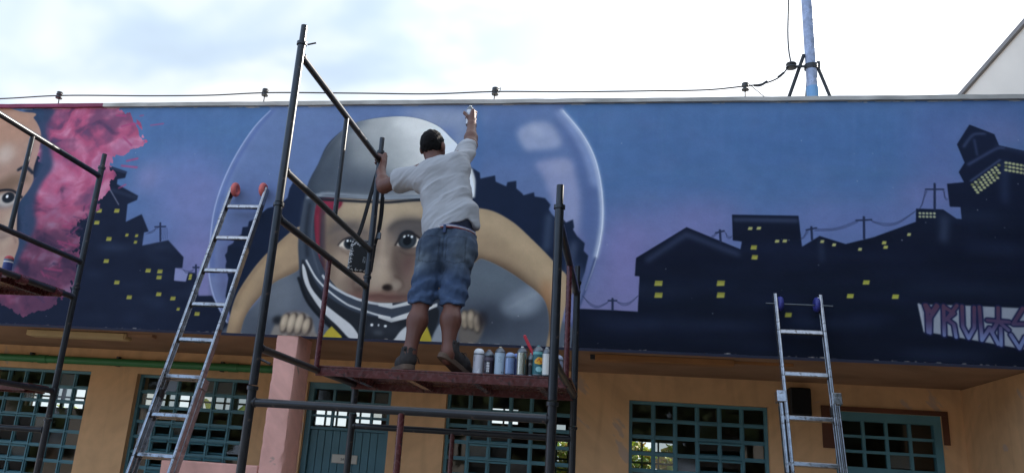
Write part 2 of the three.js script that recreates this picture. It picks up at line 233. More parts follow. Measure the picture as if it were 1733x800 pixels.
  crown('430,371 421,374 419,383 410,384 408,396 398,402 394,411 385,416 384,426 380,431 383,442 381,450 386,470 381,500 388,530 398,560 420,520 470,430 520,400 530,330 505,304 497,306 490,318 486,334 474,346 452,352 440,362');
  crown('780,265 798,283 812,292 813,302 838,296.5 839,307 857,315 858.6,308 874,305.6 874,318.5 884,327 886,330 904,325 905,332 922.7,335 932,346 929,354 934,362 944,372 955,372 958,376 970,371 972,384 970,388 977,399 990,411 988,424 996,432 990,460 980,486 964,500 900,500 780,420');
  blob(850, 385, 60, 30, '#1a2742', 12, 0.5); line('930,365 925,420', '#5c708e', 9, 4, true, 0.55); line('972,412 962,460', '#6a7898', 8, 4, true, 0.6); blob(976, 470, 12, 22, '#42557e', 6, 0.6);
  // --- space suit and arms
  fill('390,600 440,505 505,440 560,520 700,560 800,430 880,470 940,530 955,600', '#565f6e', 2, true);
  blob(470, 500, 34, 40, '#717884', 12, 0.7); blob(520, 540, 26, 30, '#5b6270', 10, 0.8); blob(455, 560, 40, 16, '#4b5261', 10, 0.8); blob(830, 470, 60, 40, '#66727f', 14, 0.85); blob(850, 540, 70, 30, '#434c5c', 14, 0.8); blob(820, 545, 30, 24, '#363d4c', 8, 0.7);
  fill('855,505 900,478 920,488 922,505 905,530 872,536 850,525', '#7b8796', 5, true, 0.9); fill('868,508 905,490 912,505 890,524', '#929dac', 5, true, 0.6); line('862,520 918,490', '#9aa5b2', 3, 2, true, 0.5);
  const armL = '503,384 472,409 439,441 408,484 394,514 383,560 380,580 400,580 414,536 435,506 464,477 507,454 520,420 516,390';
  fill(armL, '#aa8c6c', 0.8, true); inside(armL, true, () => { line('507,454 464,479 436,508 414,538 402,575', '#6b5543', 12, 5, true, 0.8); line('478,418 442,455 415,495 398,545', '#bb9b76', 14, 6, true, 0.8); line('500,390 470,414 440,446 410,488 395,520', '#9a7d5e', 4, 2, true, 0.7); });
  const armR = '785,345 801,350 835,357 869,376 902,406 929,433 946,452 960,466 969,492 958,516 948,560 942,590 925,590 930,548 921,506 887,476 850,452 815,437 795,440';
  fill(armR, '#a98d6d', 0.8, true); inside(armR, true, () => { line('800,440 850,456 886,482 918,512 930,560', '#523c30', 18, 7, true, 0.9); line('810,370 850,385 890,415 925,455 945,490', '#c2a47e', 24, 9, true, 0.85); blob(925, 500, 10, 26, '#b0784e', 6, 0.6); line('905,430 940,470 950,520 940,570', '#bfa07a', 12, 6, true, 0.5); });
  // --- helmet
  const helm = '505,434 505,401 513,347 521,310 538,277 554,244 581,219 601,208 621.5,202.5 644,199 671,197 693.5,198 719,203.6 744,215 762,232 780,252 794,285 800.5,305 800,332 798,380 790,450 760,520 735,560 700,600 600,600 583,572 554,551 525,518 509,485';
  fill(helm, '#3a4353', 0.8, true);
  const dome = '520,335 524,312 540,277 556,246 581,219 601,208 621.5,202.5 644,199 671,197 693.5,198 719,203.6 744,215 762,232 780,252 794,285 800.5,305 800,332 770,338 709,330 640,332 560,328';
  inside(dome, true, () => {
    const a = C(520, 320), b = C(760, 230); g = x.createLinearGradient(...a, ...b); g.addColorStop(0, '#3a4452'); g.addColorStop(0.18, '#545d68'); g.addColorStop(0.42, '#84898e'); g.addColorStop(0.66, '#b4b6b6'); g.addColorStop(0.85, '#dedddb'); g.addColorStop(1, '#eeece8'); x.fillStyle = g; x.fillRect(0, 0, MW, MH);
    blob(640, 215, 40, 12, '#a9acae', 9, 0.7, -0.2); blob(700, 214, 40, 9, '#e2e2e0', 7, 0.8, 0.2); blob(772, 262, 16, 26, '#ecebe8', 7, 0.8, -0.6); blob(600, 300, 70, 20, '#4c5563', 12, 0.75); blob(650, 316, 80, 12, '#454e5c', 9, 0.8); blob(560, 280, 18, 44, '#414b5a', 9, 0.6, 0.4); blob(650, 265, 50, 14, '#989c9e', 12, 0.6); blob(600, 212, 20, 8, '#5a6573', 6, 0.8, -0.5);
    line('522,330 528,300 548,262 580,224', '#333c4b', 7, 4, true, 0.7);
  });
  line('797,287 802,306 801,332', '#e6e6e4', 5, 1.2, true, 0.9);
  // open front: padding, face
  const open = '538,338 552,332 600,336 660,338 709,336 760,338 775,352 780,400 770,470 745,506 694,514 640,516 600,506 570,486 545,450 534,410 531,365';
  fill(open, '#2a303c', 1.2, true);
  inside(open, true, () => {
    const F = '548,338 720,338 770,345 774,400 762,462 735,500 690,509 645,512 612,507 579,494 556,477 546,440 546,380';
    fill(F, '#8d7868', 1.4, true);
    inside(F, true, () => {
      blob(650, 362, 100, 24, '#b09878', 11, 0.85); blob(640, 350, 90, 8, '#bda482', 6, 0.6); blob(660, 395, 12, 40, '#b7a084', 8, 0.7); blob(575, 450, 28, 26, '#ac947c', 10, 0.8); blob(622, 462, 26, 22, '#a58d78', 10, 0.7); blob(652, 430, 15, 56, '#b8a18a', 9, 0.85); blob(556, 400, 12, 60, '#75614f', 8, 0.7);
      blob(590, 402, 36, 16, '#6e5e56', 8, 0.85); blob(585, 380, 30, 7, '#5e5452', 5, 0.7, -0.1); line('556,394 575,385 600,384 620,394', '#57504f', 6, 3, true, 0.7);
      blob(632, 405, 10, 34, '#7b685b', 8, 0.7); blob(676, 440, 12, 44, '#64544c', 8, 0.85, 0.1); blob(690, 432, 22, 18, '#6a574e', 8, 0.8); blob(700, 440, 12, 14, '#5e3f3f', 6, 0.5); blob(725, 430, 26, 24, '#8a7462', 10, 0.6);
      blob(692, 392, 34, 24, '#5a5250', 7, 0.85); line('660,388 672,378 692,374 714,376 735,386', '#443e3e', 7, 3, true, 0.8); blob(690, 386, 30, 7, '#575150', 4, 0.8);
      // eyes
      fill('573,414 582,406 594,402 606,405 614,413 604,421 590,423 580,420', '#dccdbd', 0.8, true); blob(592, 411, 10, 10.5, '#272d35', 0.9, 1); blob(592, 412, 5, 5, '#11151b', 1, 1); blob(588, 407, 2, 2, '#e8eaec', 0.5, 1); blob(593, 407, 1.2, 1.6, '#c8ced4', 0.5, 1); line('572,414 581,405 594,401 607,404 615,413', '#302a2a', 2.4, 0.8, true, 0.9); line('577,417 590,424 604,422', '#6a544a', 1.6, 0.9, true, 0.7);
      fill('671,414 678,403 690,396 703,400 714,409 706,416 694,419 680,418', '#e0d2c2', 0.8, true); blob(689, 405, 15, 15.5, '#22272e', 0.9, 1); blob(689, 407, 12, 11.5, '#39424b', 2, 0.8); blob(689, 407, 7, 7.5, '#12161c', 1, 1); blob(684, 399, 2.2, 2.6, '#eef0f0', 0.5, 1); blob(697, 400, 2, 2.4, '#dfe3e6', 0.5, 1); blob(691, 398, 1.2, 1.4, '#cfd6da', 0.5, 1); line('669,414 677,402 690,394 704,398 718,410', '#2a2526', 3, 0.9, true, 0.95); line('672,416 690,421 708,417', '#664f46', 1.8, 1, true, 0.8);
      // nose, cheek and lip shade
      blob(648, 470, 22, 13, '#b39a84', 7, 0.55); blob(640, 502, 56, 7, '#84584c', 5, 0.7); blob(690, 455, 12, 22, '#6a4a48', 7, 0.7); blob(712, 470, 20, 22, '#94796a', 8, 0.6); blob(608, 489, 9, 5, '#4f3c36', 3, 0.85); blob(656, 486, 9, 5.5, '#241a18', 1.6, 1); blob(672, 482, 8, 9, '#b3a08c', 3, 0.8); blob(630, 482, 10, 9, '#a58e7b', 4, 0.7); line('646,492 656,494 668,492', '#6a5246', 2, 1.2, true, 0.8); line('598,492 606,496 616,494', '#6a5246', 2, 1.4, true, 0.6);
      line('668,466 680,474 682,485 673,493', '#5e483e', 3, 1.6, true, 0.8); line('642,440 640,460 634,474', '#b3a08e', 8, 5, true, 0.6); line('668,420 670,450 676,470', '#5a473f', 7, 4, true, 0.7); line('600,470 597,482 602,492', '#6a5246', 2.5, 1.4, true, 0.7); line('612,503 640,499 656,502 690,500', '#4e322f', 3, 1.6, true, 0.7); line('655,430 660,396 672,384', '#6d5b51', 7, 4, true, 0.6); blob(720, 445, 14, 26, '#9c8673', 8, 0.5); line('676,424 692,431 708,430', '#4f4039', 2.4, 1.6, true, 0.6); line('578,424 592,430 606,428', '#5a4840', 2, 1.5, true, 0.6);
      blob(600, 478, 14, 18, '#604b44', 8, 0.6); blob(645, 503, 70, 6, '#6a4640', 4, 0.75); blob(560, 462, 8, 20, '#6a564a', 6, 0.6); blob(700, 490, 30, 12, '#6d5850', 8, 0.7);
    });
    fill('532,345 542,336 578,338 572,354 552,358 545,372 542,400 541,446 533,420 531,370', '#7d2236', 1.2, true); blob(556, 346, 18, 7, '#9a2c46', 3, 0.8); line('537,365 537,435', '#8e2a40', 5, 1.4, true, 0.9); fill('542,362 550,356 549,450 543,440', '#4a3a42', 2, true, 0.9); blob(545, 456, 5, 18, '#48222e', 3, 0.8);
  });
  line('520,334 540,329 556,327 640,333 709,332 775,336', '#7f8893', 5, 1.2, true); line('540,331 600,334 660,336 712,334', '#a4aab0', 2, 0.8, true, 0.8); line('540,337 600,340 656,342 712,338 776,342', '#20242d', 4, 0.8, true); line('534,344 528,380 528,420 540,462', '#5a6472', 2, 1.2, true, 0.7); line('516,340 510,390 511,440', '#4f5968', 5, 3, true, 0.6); line('524,345 518,390 520,432', '#1f2530', 5, 2, true, 0.8);
  // chin guard: black with white bands
  fill('511,440 520,452 545,492 590,522 640,536 694,538 740,520 735,560 700,600 600,600 583,572 554,551 525,518 509,485', '#23272f', 1, true);
  fill('511,447 516,452 526,485 546,510 571,531 596,551 608,572 592,572 571,551 546,527 523,494 513,470', '#c3c4c8', 0.6, true); line('505,470 522,512 556,548 585,575', '#15181f', 5, 1, true, 0.9);
  line('518,440 534,469 554,490 587,514 628.6,529 661.6,539', '#c4c6ca', 3, 0.5, true); fill('640,531 661,535 661,538 694,527 740,512 740,518 694,537 662,545 640,537', '#cfd0d2', 0.5);
  line('546,466 558.6,481 587,498 620,510 662,517', '#b9bcc2', 4, 0.5, true); fill('640,512 664,512 664,516 694.6,508 740,498 740,504 694,515 662,522 640,517', '#c6c8ca', 0.5); line('590,510 640,525 690,524', '#3c424c', 5, 2, true, 0.7); blob(650, 556, 30, 10, '#30353e', 5, 0.8); blob(640, 562, 8, 3, '#4a505a', 2, 0.8);
  blob(629, 549, 2.4, 2.2, '#e2e2e4', 0.5); blob(640.5, 549.5, 1.4, 2, '#c8c8cc', 0.5); blob(652, 551, 2.4, 2, '#e2e2e4', 0.5);
  fill('662,580 668,572 678,559 690,550 706,545 700,580', '#c2c5ca', 0.7, true); fill('700,580 706,552 719,548 727,563 729,580', '#b6a128', 0.7, true); fill('731,580 734,566 738,557 746,548 752,580', '#8c94a0', 1, true); fill('544,572 552,560 561,551 578,568 579,576', '#b8a32a', 0.6);
  // --- hands on straps
  fill('462,580 464,550 482,530 500,526 520,531 529,545 533,560 536,580', '#867e78', 1.5, true); blob(470, 541, 9, 7, '#23262d', 2.5, 1);
  for (const [u, v, w, h] of [[481, 545, 8, 16], [493, 546, 8.5, 18], [506, 547, 8.5, 18], [518, 551, 8, 15]]) { blob(u + 1.5, v + 1, w, h, '#3f342f', 1.4, 0.95, 0.15); blob(u - 0.5, v, w - 2.2, h - 2, '#a5917c', 1.3, 1, 0.15); blob(u - 1.5, v - 3, w - 4.4, h - 8, '#c6b298', 2, 0.95, 0.15); }
  blob(503, 566, 30, 5, '#6d625c', 3, 0.7); line('485,530 498,525 512,528', '#5b5460', 1.6, 0.8, true, 0.8);
  fill('778,580 776,545 784,528 800,524 812,530 820,548 806,580', '#6e6660', 2, true); for (const [u, v, w, h] of [[786, 540, 7, 15], [797, 540, 7.5, 16], [807, 546, 6.5, 15]]) { blob(u + 1.5, v + 1, w, h, '#453c39', 1.8, 0.9, -0.1); blob(u, v, w - 1.6, h - 2, '#9a8872', 1.4, 1, -0.1); blob(u - 1, v - 5, w - 4, h - 10, '#bda98f', 1.8, 0.95, -0.1); } blob(816, 540, 7, 12, '#241f25', 4, 0.8);
  // --- right city
  const city = '960,640 976,522 1040,524.5 1080,527 1083,467 1075,466 1077,436 1162.5,384 1254,421.6 1256.5,408 1241,406 1239.6,363 1352,365 1358,417.5 1388,399 1432,412.6 1480,401 1551.5,375 1551.5,353 1597,354 1620,370 1629,370.6 1627,350 1609,349 1604,311 1633,308 1624,291 1634,275 1621,244 1642,211 1684,227 1692,246 1733,255 1800,268 1960,270 1960,700 960,640';
  fill(city, '#131a2e', 0.6);
  inside(city, false, () => {
    g = x.createLinearGradient(0, 0, 0, MH); g.addColorStop(0, '#1b2644'); g.addColorStop(0.6, '#121a30'); g.addColorStop(1, '#0d1424'); x.globalAlpha = 0.8; x.fillStyle = g; x.fillRect(MW * 0.5, 0, MW * 0.5, MH); x.globalAlpha = 1;
    for (let i = 0; i < 120; i++) { blob(rr(990, 1760), rr(380, 610), rr(20, 70), rr(2, 7), rnd() > 0.45 ? '#1a2642' : '#0b1120', 6, 0.3); }
    line('1096,440 1162,396 1250,430', '#3b4768', 6, 3, false, 0.8); line('1244,371 1350,373', '#3f4b6b', 5, 2, false, 0.8); line('1390,404 1392,440', '#36435f', 5, 3, true, 0.6); line('1600,370 1598,405', '#4a5878', 9, 4, true, 0.6); line('1632,248 1648,228 1668,226', '#44527a', 3, 1.4, true, 0.8); line('1650,236 1655,262', '#3b4970', 2.4, 1.2, true, 0.8); line('1640,278 1686,252 1700,250', '#42507a', 3.4, 1.4, true, 0.8); line('1644,306 1694,270', '#4c5a82', 2.4, 1, true, 0.8); line('1702,275 1702,340', '#36446a', 7, 4, true, 0.6); line('1690,245 1740,258', '#36446c', 6, 3, true, 0.5);
    for (const [u, v, w] of [[1060, 548, 50], [1120, 490, 60], [1640, 366, 50], [1640, 488, 90], [1700, 425, 50], [1180, 548, 80], [1420, 545, 60], [1600, 600, 60]]) { blob(u, v, w, 5, '#2c3956', 7, 0.5); }
  });
  win('1115,478.5 1115,498.5 1220.5,478.5 1220.5,498.5', 13, 9, '#8f8b32'); win('1276.5,418 1278,434.5', 10, 7.5, '#8f8b32'); win('1270.5,386 1285,385.5 1316,407.5 1329,407', 7, 5, '#a6a468'); win('1392.5,408 1412.5,413.5 1456.5,421 1539.6,396', 6, 5, '#a8a670'); win('1497.5,410 1500,417.5', 7, 5.5, '#aaa650'); win('1467,477 1440,500 1516.5,501 1335,532', 11, 7.5, '#9a9a34');
  for (let i = 0; i < 5; i++) for (let j = 0; j < 2; j++) blob(1558 + i * 6.1, 360.5 + j * 5.6 + i * 0.1, 2, 1.8, '#aeb08a', 0.5);
  for (let i = 0; i < 9; i++) for (let j = 0; j < 4; j++) { const u = 1647 + i * 5.6 + j * 3, v = 312 - i * 4.1 + j * 4.4; if (u < 1694) blob(u, v, 2.3, 2, rnd() > 0.2 ? '#b4b47e' : '#77794f', 0.5); }
  for (let i = 0; i < 9; i++) for (let j = 0; j < 3; j++) blob(1704 + i * 6.4, 275 + i * 1.1 + j * 6.2, 2.3, 2, rnd() > 0.2 ? '#b4b47e' : '#77794f', 0.5);
  pole(1583, 311, 354, 30, 320); pole(1463, 367, 403, 26, 372, 2); pole(1374, 384, 405, 17, 387, 6); pole(1219, 389, 408, 14, 392, 6); pole(1037, 505, 524, 14, 508);
  wires(1475, 373, 1551, 356, 12); wires(1450, 373, 1382, 387, 5); wires(1567, 321, 1558, 352, 4, 3); wires(1597, 321, 1606, 336, 5, 3); wires(1366, 389, 1357, 402, 3); wires(1227, 392, 1240, 399, 4); wires(1212, 392, 1206, 398, 2); wires(985, 499, 1031, 509, 12); wires(1043, 509, 1082, 498, 8);
  // --- lettering in the corner
  fill('1556,514 1640,516.5 1719,520 1800,524 1960,532 1960,660 1733,590 1650,575 1566,560.5', '#8d93a2', 0.6); line('1556,514 1566,560', '#a3a8b6', 3, 0.6, false);
  const L = (list) => list.map(([a, b]) => [1400 + a * 0.3124, 420 + b * 0.3124]);
  const glyphs = [[[532, 306], [546, 345], [550, 452]], [[540, 306], [568, 348], [596, 306]], [[602, 312], [562, 372], [560, 455]], [[634, 310], [638, 468]], [[640, 318], [690, 350], [642, 388]], [[706, 308], [652, 382], [690, 410], [702, 478]], [[734, 312], [738, 420], [770, 484], [800, 430], [800, 318]], [[828, 316], [842, 496], [884, 430], [930, 516]], [[930, 320], [930, 390]], [[872, 388], [990, 398]], [[930, 392], [896, 452]], [[930, 392], [986, 440]], [[944, 430], [946, 522]], [[1064, 324], [1012, 408], [1074, 408]], [[998, 466], [1046, 540], [1076, 480]], [[1100, 330], [1110, 560]], [[1150, 335], [1190, 575], [1220, 340]]];
  for (const gl of glyphs) line(L(gl), '#1b2148', 8.5, 0.5, false); for (const gl of glyphs) { const q = L(gl).map(([u, v]) => C(u, v)), gr = x.createLinearGradient(0, C(1640, 516)[1], 0, C(1640, 572)[1]); gr.addColorStop(0, '#57394f'); gr.addColorStop(0.5, '#4c3c60'); gr.addColorStop(1, '#6a78aa'); x.lineWidth = 4.6; x.lineJoin = 'round'; x.lineCap = 'round'; x.strokeStyle = gr; x.beginPath(); q.forEach((p, i) => i ? x.lineTo(...p) : x.moveTo(...p)); x.stroke(); }
  // --- drips, chips and roller texture of the paint itself
  for (let i = 0; i < 40; i++) { const u = rr(0, 1733); blob(u, rr(188, 600), rr(0.4, 1.1), rr(0.4, 1.1), '#b8bcc8', 0, 0.55); }
  for (let i = 0; i < 90; i++) { const X0 = rr(0, MW); x.globalAlpha = 0.5; x.fillStyle = '#b4aaa2'; x.fillRect(X0, rr(-1, 1), rr(3, 26), rr(0.6, 2)); x.fillRect(X0 + 9, MH - rr(0.4, 1.8), rr(1, 7), 2); } x.globalAlpha = 1;
  const im = x.getImageData(0, 0, MW, MH), D = im.data;
  for (let j = 0; j < MH; j++) for (let i = 0; i < MW; i++) { const n = 1.05 + 0.07 * fbm(i * 0.045, j * 0.045, 3.3, 4) + 0.03 * (rnd() - 0.5), o = (j * MW + i) * 4, lum = 0.25 * D[o] + 0.6 * D[o + 1] + 0.15 * D[o + 2]; for (let c = 0; c < 3; c++) D[o + c] = clamp(lerp(lum, D[o + c], 0.84) * n * [1.10, 1.075, 1.04][c], 0, 255); }
  x.putImageData(im, 0, 0);
  return cv;
}
const muralTex = ctex(paintMural()); muralTex.wrapS = muralTex.wrapT = THREE.ClampToEdgeWrapping; muralTex.anisotropy = 8;
const wallGrain = plasterBump.clone(); wallGrain.repeat.set(11 / 1.1, 2.055 / 1.1); wallGrain.needsUpdate = true;
M.mural = matte({ map: muralTex, roughness: 0.8, bumpMap: wallGrain, bumpScale: 0.003 });

// ---------------------------------------------------------------- the school building
function holed(x0, x1, y0, y1, holes, z0, z1) {                       // wall pieces round rectangular openings
  const ys = (xa, xb) => holes.filter((h) => h[0] < xb - 1e-6 && h[1] > xa + 1e-6);
  const xs = [...new Set([x0, x1, ...holes.flatMap((h) => [h[0], h[1]])])].filter((v) => v >= x0 && v <= x1).sort((a, b) => a - b), out = [];
  for (let i = 0; i + 1 < xs.length; i++) {
    let y = y0; for (const h of ys(xs[i], xs[i + 1]).sort((a, b) => a[2] - b[2])) { if (h[2] > y) out.push(box(xs[i], y, z0, xs[i + 1], h[2], z1)); y = h[3]; }
    if (y < y1) out.push(box(xs[i], y, z0, xs[i + 1], y1, z1));
  }
  return out;
}
const WZ = -1.486, WB = -1.72, EAVE = 2.59, TOP = 4.645;
const school = thing('school_building', 'long school building with ochre walls, teal windows and a deep parapet covered by a mural', 'building');
const OPEN = [[-6.42, -5.2, 1.178, 2.362], [-4.675, -3.42, 1.178, 2.362], [-2.835, -1.98, GROUND, 2.375], [-1.44, -0.215, 1.178, 2.362], [0.27, 1.49, 1.178, 2.362], [2.035, 2.915, GROUND, 2.362]];
part('wall', holed(-12, 3.09, GROUND, 2.6, OPEN, WB, WZ), M.ochre, school);
part('side_wall', [box(3.09, GROUND, -1.72, 4.0, EAVE, -0.02)], M.ochre, school, 'ochre side wall closing the right end of the porch');
part('parapet', [box(-12, EAVE, -0.16, 4.0, TOP, -0.004)], std({ map: tint([70, 92, 140], 0.1, 6, 4.9, 0.1), roughness: 0.85 }), school);
{
  const g = new THREE.BoxGeometry(MX1 - MX0, MY1 - MY0 + 0.003, 0.004); g.translate((MX0 + MX1) / 2, (MY0 + MY1) / 2 - 0.0015, -0.002);
  part('mural', g, M.mural, school, 'painted mural of a child in a space helmet between night city silhouettes');
}
{
  const lumpy = (x0, x1, mat, label) => { const g = new THREE.BoxGeometry(x1 - x0, 0.036, 0.22, Math.round((x1 - x0) * 14), 2, 3); g.translate((x0 + x1) / 2, TOP + 0.02, -0.085); const p = g.attributes.position; for (let i = 0; i < p.count; i++) { const n = fbm(p.getX(i) * 4, p.getY(i) * 9, p.getZ(i) * 9, 3); p.setY(i, p.getY(i) + n * 0.004); p.setZ(i, p.getZ(i) + n * 0.006); } g.computeVertexNormals(); part('coping', metricUV(g), mat, school, label); };
  lumpy(-4.62, 4.0, M.coping, 'pale worn concrete coping'); lumpy(-12, -4.623, M.copingPink, 'coping stained with pink paint');
}
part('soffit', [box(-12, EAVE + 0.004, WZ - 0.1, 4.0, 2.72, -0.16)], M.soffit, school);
part('roof', [box(-12, 2.75, -7.0, 4.0, 4.56, -0.16)], M.roof, school);
part('floor', [box(-12, GROUND, -6.0, 3.09, 0.05, WB)], M.room, school);
const FAR = [[-9.3, -8.1, 2.2, 2.56], [-7.45, -5.5, 2.28, 2.58], [-4.4, -3.3, 2.18, 2.48], [-1.7, -1.25, 2.36, 2.6], [-0.85, -0.35, 1.2, 2.22], [-0.72, -0.55, 2.3, 2.42], [0.3, 0.98, 1.2, 2.25]];
part('back_wall', holed(-12, 3.09, GROUND, 2.75, FAR, -6.2, -6.0), M.room, school);
parts('partition', [box(-12.1, GROUND, -6.2, -12.0, 2.75, WZ), box(-1.78, 0.05, -6.0, -1.70, 2.75, WB), box(3.09, GROUND, -6.2, 3.2, 2.75, WB)], M.room, school);
for (const [x0, x1, y0, y1] of FAR) {
  const g = []; { const nx = Math.max(1, Math.round((x1 - x0) / 0.2)), ny = Math.max(1, Math.round((y1 - y0) / 0.15)); for (let i = 0; i <= nx; i++) { const X = lerp(x0, x1, i / nx), w = i % 3 ? 0.012 : 0.028; g.push(box(X - w, y0, -6.12, X + w, y1, -6.08)); } for (let j = 0; j <= ny; j++) { const Y = lerp(y0, y1, j / ny); g.push(box(x0, Y - 0.014, -6.122, x1, Y + 0.014, -6.078)); } }
  part('back_window_grille', g, M.teal, school);
}
// pink pillar, its corners chipped
{
  const g = new THREE.BoxGeometry(0.2, EAVE - GROUND, 0.34, 8, 90, 10), p = g.attributes.position;
  for (let i = 0; i < p.count; i++) {
    const x = p.getX(i), y = p.getY(i), z = p.getZ(i), ex = Math.abs(Math.abs(x) - 0.1) < 1e-4, ez = Math.abs(Math.abs(z) - 0.17) < 1e-4, n = fbm(x * 8 + 3, y * 6, z * 8, 4), c = fbm(y * 9 + (x > 0 ? 11 : 0), z > 0 ? 5 : 1, 3, 4);
    let dx = n * 0.006, dz = n * 0.006; if (ex && ez) { const k = 0.006 + Math.max(0, c) * 0.035; dx -= Math.sign(x) * k; dz -= Math.sign(z) * k; }
    p.setX(i, x + dx); p.setZ(i, z + dz);
  }
  g.translate(-2.512, (EAVE + GROUND) / 2 + 0.002, -0.176); const m = mergeVertices(g); m.computeVertexNormals(); part('pillar', metricUV(g.index ? (g.computeVertexNormals(), g) : g), M.pink, school, 'pink pillar with chipped corners');
}
// windows
M.glassDusty = new THREE.MeshPhysicalMaterial({ color: 0xc8ccc4, transmission: 0.85, thickness: 0, roughness: 0.22, ior: 1.5 }); M.glassDark = new THREE.MeshPhysicalMaterial({ color: 0x9aa4a4, transmission: 1, thickness: 0, roughness: 0.06, ior: 1.5 });
const paneGeo = new Map(), glassOf = () => { const k = rnd(); return k < 0.62 ? M.glass : k < 0.93 ? M.glassDark : M.glassDusty; };
function paneMesh(w, h, parent) { const k = w.toFixed(3) + h.toFixed(3); if (!paneGeo.has(k)) paneGeo.set(k, new THREE.PlaneGeometry(w, h)); const m = shade(new THREE.Mesh(paneGeo.get(k), glassOf())); m.name = 'pane'; parent.add(m); return m; }
function steelWindow(x0, x1, y1, cols, rows, label, tilt) {
  const w = sub('window', school, label), zf = -1.56, zb = -1.60, cw = (x1 - x0 - 0.05) / cols, ch = 0.148, y0 = y1 - rows * ch - 0.02, xa = x0 + 0.025, ya = y1 - 0.02;
  part('frame', [box(x0, y0, zb, x0 + 0.03, y1, zf + 0.01), box(x1 - 0.03, y0, zb, x1, y1, zf + 0.01), box(x0 + 0.03, y1 - 0.028, zb, x1 - 0.03, y1, zf + 0.01), box(x0 + 0.03, y0, zb, x1 - 0.03, y0 + 0.03, zf + 0.01)], M.teal, w);
  for (let i = 1; i < cols; i++) { const X = xa + i * cw; part('mullion', [box(X - 0.019, y0 + 0.03, zb + 0.004, X + 0.019, y1 - 0.028, zf - 0.012), box(X - 0.006, y0 + 0.03, zf - 0.012, X + 0.006, y1 - 0.028, zf + 0.004)], M.teal, w); }
  for (let j = 1; j < rows; j++) { const Y = ya - j * ch; part('transom', [box(x0 + 0.03, Y - 0.017, zb + 0.002, x1 - 0.03, Y + 0.017, zf - 0.010), box(x0 + 0.03, Y - 0.005, zf - 0.010, x1 - 0.03, Y + 0.005, zf + 0.006)], M.teal, w); }
  for (let j = 0; j < rows; j++) for (let i = 0; i < cols; i++) {
    const t = tilt ? tilt(i, j) : 0, p = paneMesh(cw - 0.03, ch - 0.026, w); p.position.set(xa + (i + 0.5) * cw, ya - (j + 0.5) * ch, zb + 0.02); p.rotation.y = rr(-0.04, 0.04); p.rotation.x = t + rr(-0.04, 0.04);
    if (t) { for (const q of [-1, 1]) { const s = part('sash_rail', box(-cw / 2 + 0.012, q * (ch / 2 - 0.016) - 0.008, -0.008, cw / 2 - 0.012, q * (ch / 2 - 0.016) + 0.008, 0.008), M.teal, w); s.position.copy(p.position); s.rotation.x = t; } }
  }
  return w;
}
steelWindow(-6.42, -5.2, 2.362, 6, 8, 'teal grid window left of the first wall pier', (i, j) => (i < 3 && j > 2 ? 0.35 : 0));
steelWindow(-4.675, -3.42, 2.362, 6, 8, 'teal grid window behind the tall ladder', (i, j) => (i > 0 && i < 5 && j > 2 ? 0.75 : 0));
steelWindow(-1.44, -0.215, 2.362, 6, 8, 'teal grid window under the work platform', (i, j) => (i > 0 && i < 3 && j > 1 ? 0.3 : 0));
steelWindow(0.27, 1.49, 2.362, 6, 8, 'teal grid window right of the scaffold', (i, j) => (i > 2 && i < 5 && j > 1 ? 0.55 : 0));
// plank door with glazed top
{
  const d = sub('door', school, 'teal plank door with small panes above'), x0 = -2.835, x1 = -1.98, z = -1.55;
  part('frame', [box(x0, GROUND, z - 0.06, x0 + 0.055, 2.375, z + 0.02), box(x1 - 0.04, GROUND, z - 0.06, x1, 2.375, z + 0.02), box(x0 + 0.055, 2.315, z - 0.06, x1 - 0.04, 2.375, z + 0.02), box(x0 + 0.055, 1.93, z - 0.05, x1 - 0.04, 1.955, z + 0.01)], M.tealDoor, d);
  const X = [-2.755, -2.575, -2.375, -2.18, -2.005], Y = [2.315, 2.195, 2.06, 1.955];
  parts('glazing_bar', [...[1, 3].map((i) => box(X[i] - 0.012, 1.955, z - 0.04, X[i] + 0.012, 2.315, z)), box(X[2] - 0.03, 1.955, z - 0.042, X[2] + 0.03, 2.315, z + 0.004), ...[1, 2].map((j) => box(x0 + 0.055, Y[j] - 0.012, z - 0.038, x1 - 0.04, Y[j] + 0.012, z - 0.002))], M.tealDoor, d);
  for (let j = 0; j < 3; j++) for (let i = 0; i < 4; i++) { const p = paneMesh(X[i + 1] - X[i] - 0.02, Y[j] - Y[j + 1] - 0.02, d); p.position.set((X[i] + X[i + 1]) / 2, (Y[j] + Y[j + 1]) / 2, z - 0.025); }
  for (let k = 0; k < 10; k++) { const a = lerp(x0 + 0.057, x1 - 0.042, k / 10), b = lerp(x0 + 0.057, x1 - 0.042, (k + 1) / 10); part('plank', rbox(a + 0.002, GROUND + 0.02, z - 0.045, b - 0.002, 1.928, z - 0.012 + rr(-0.001, 0.001), 0.005, 1), M.tealDoor, d); }
  const [c, g] = canvas(256, 84); g.fillStyle = '#c9c3b4'; g.fillRect(0, 0, 256, 84); g.fillStyle = '#3a3634'; g.font = 'bold 32px sans-serif'; g.textAlign = 'center'; g.textBaseline = 'middle'; g.fillText('SALA', 128, 44); g.strokeStyle = '#a39c8c'; g.lineWidth = 5; g.strokeRect(3, 3, 250, 78);
  const pg = new THREE.BoxGeometry(0.255, 0.082, 0.008); pg.translate(-2.405, 1.668, z - 0.004); part('name_plate', pg, std({ map: ctex(c), roughness: 0.6 }), d, 'cream name plate on the door');
}
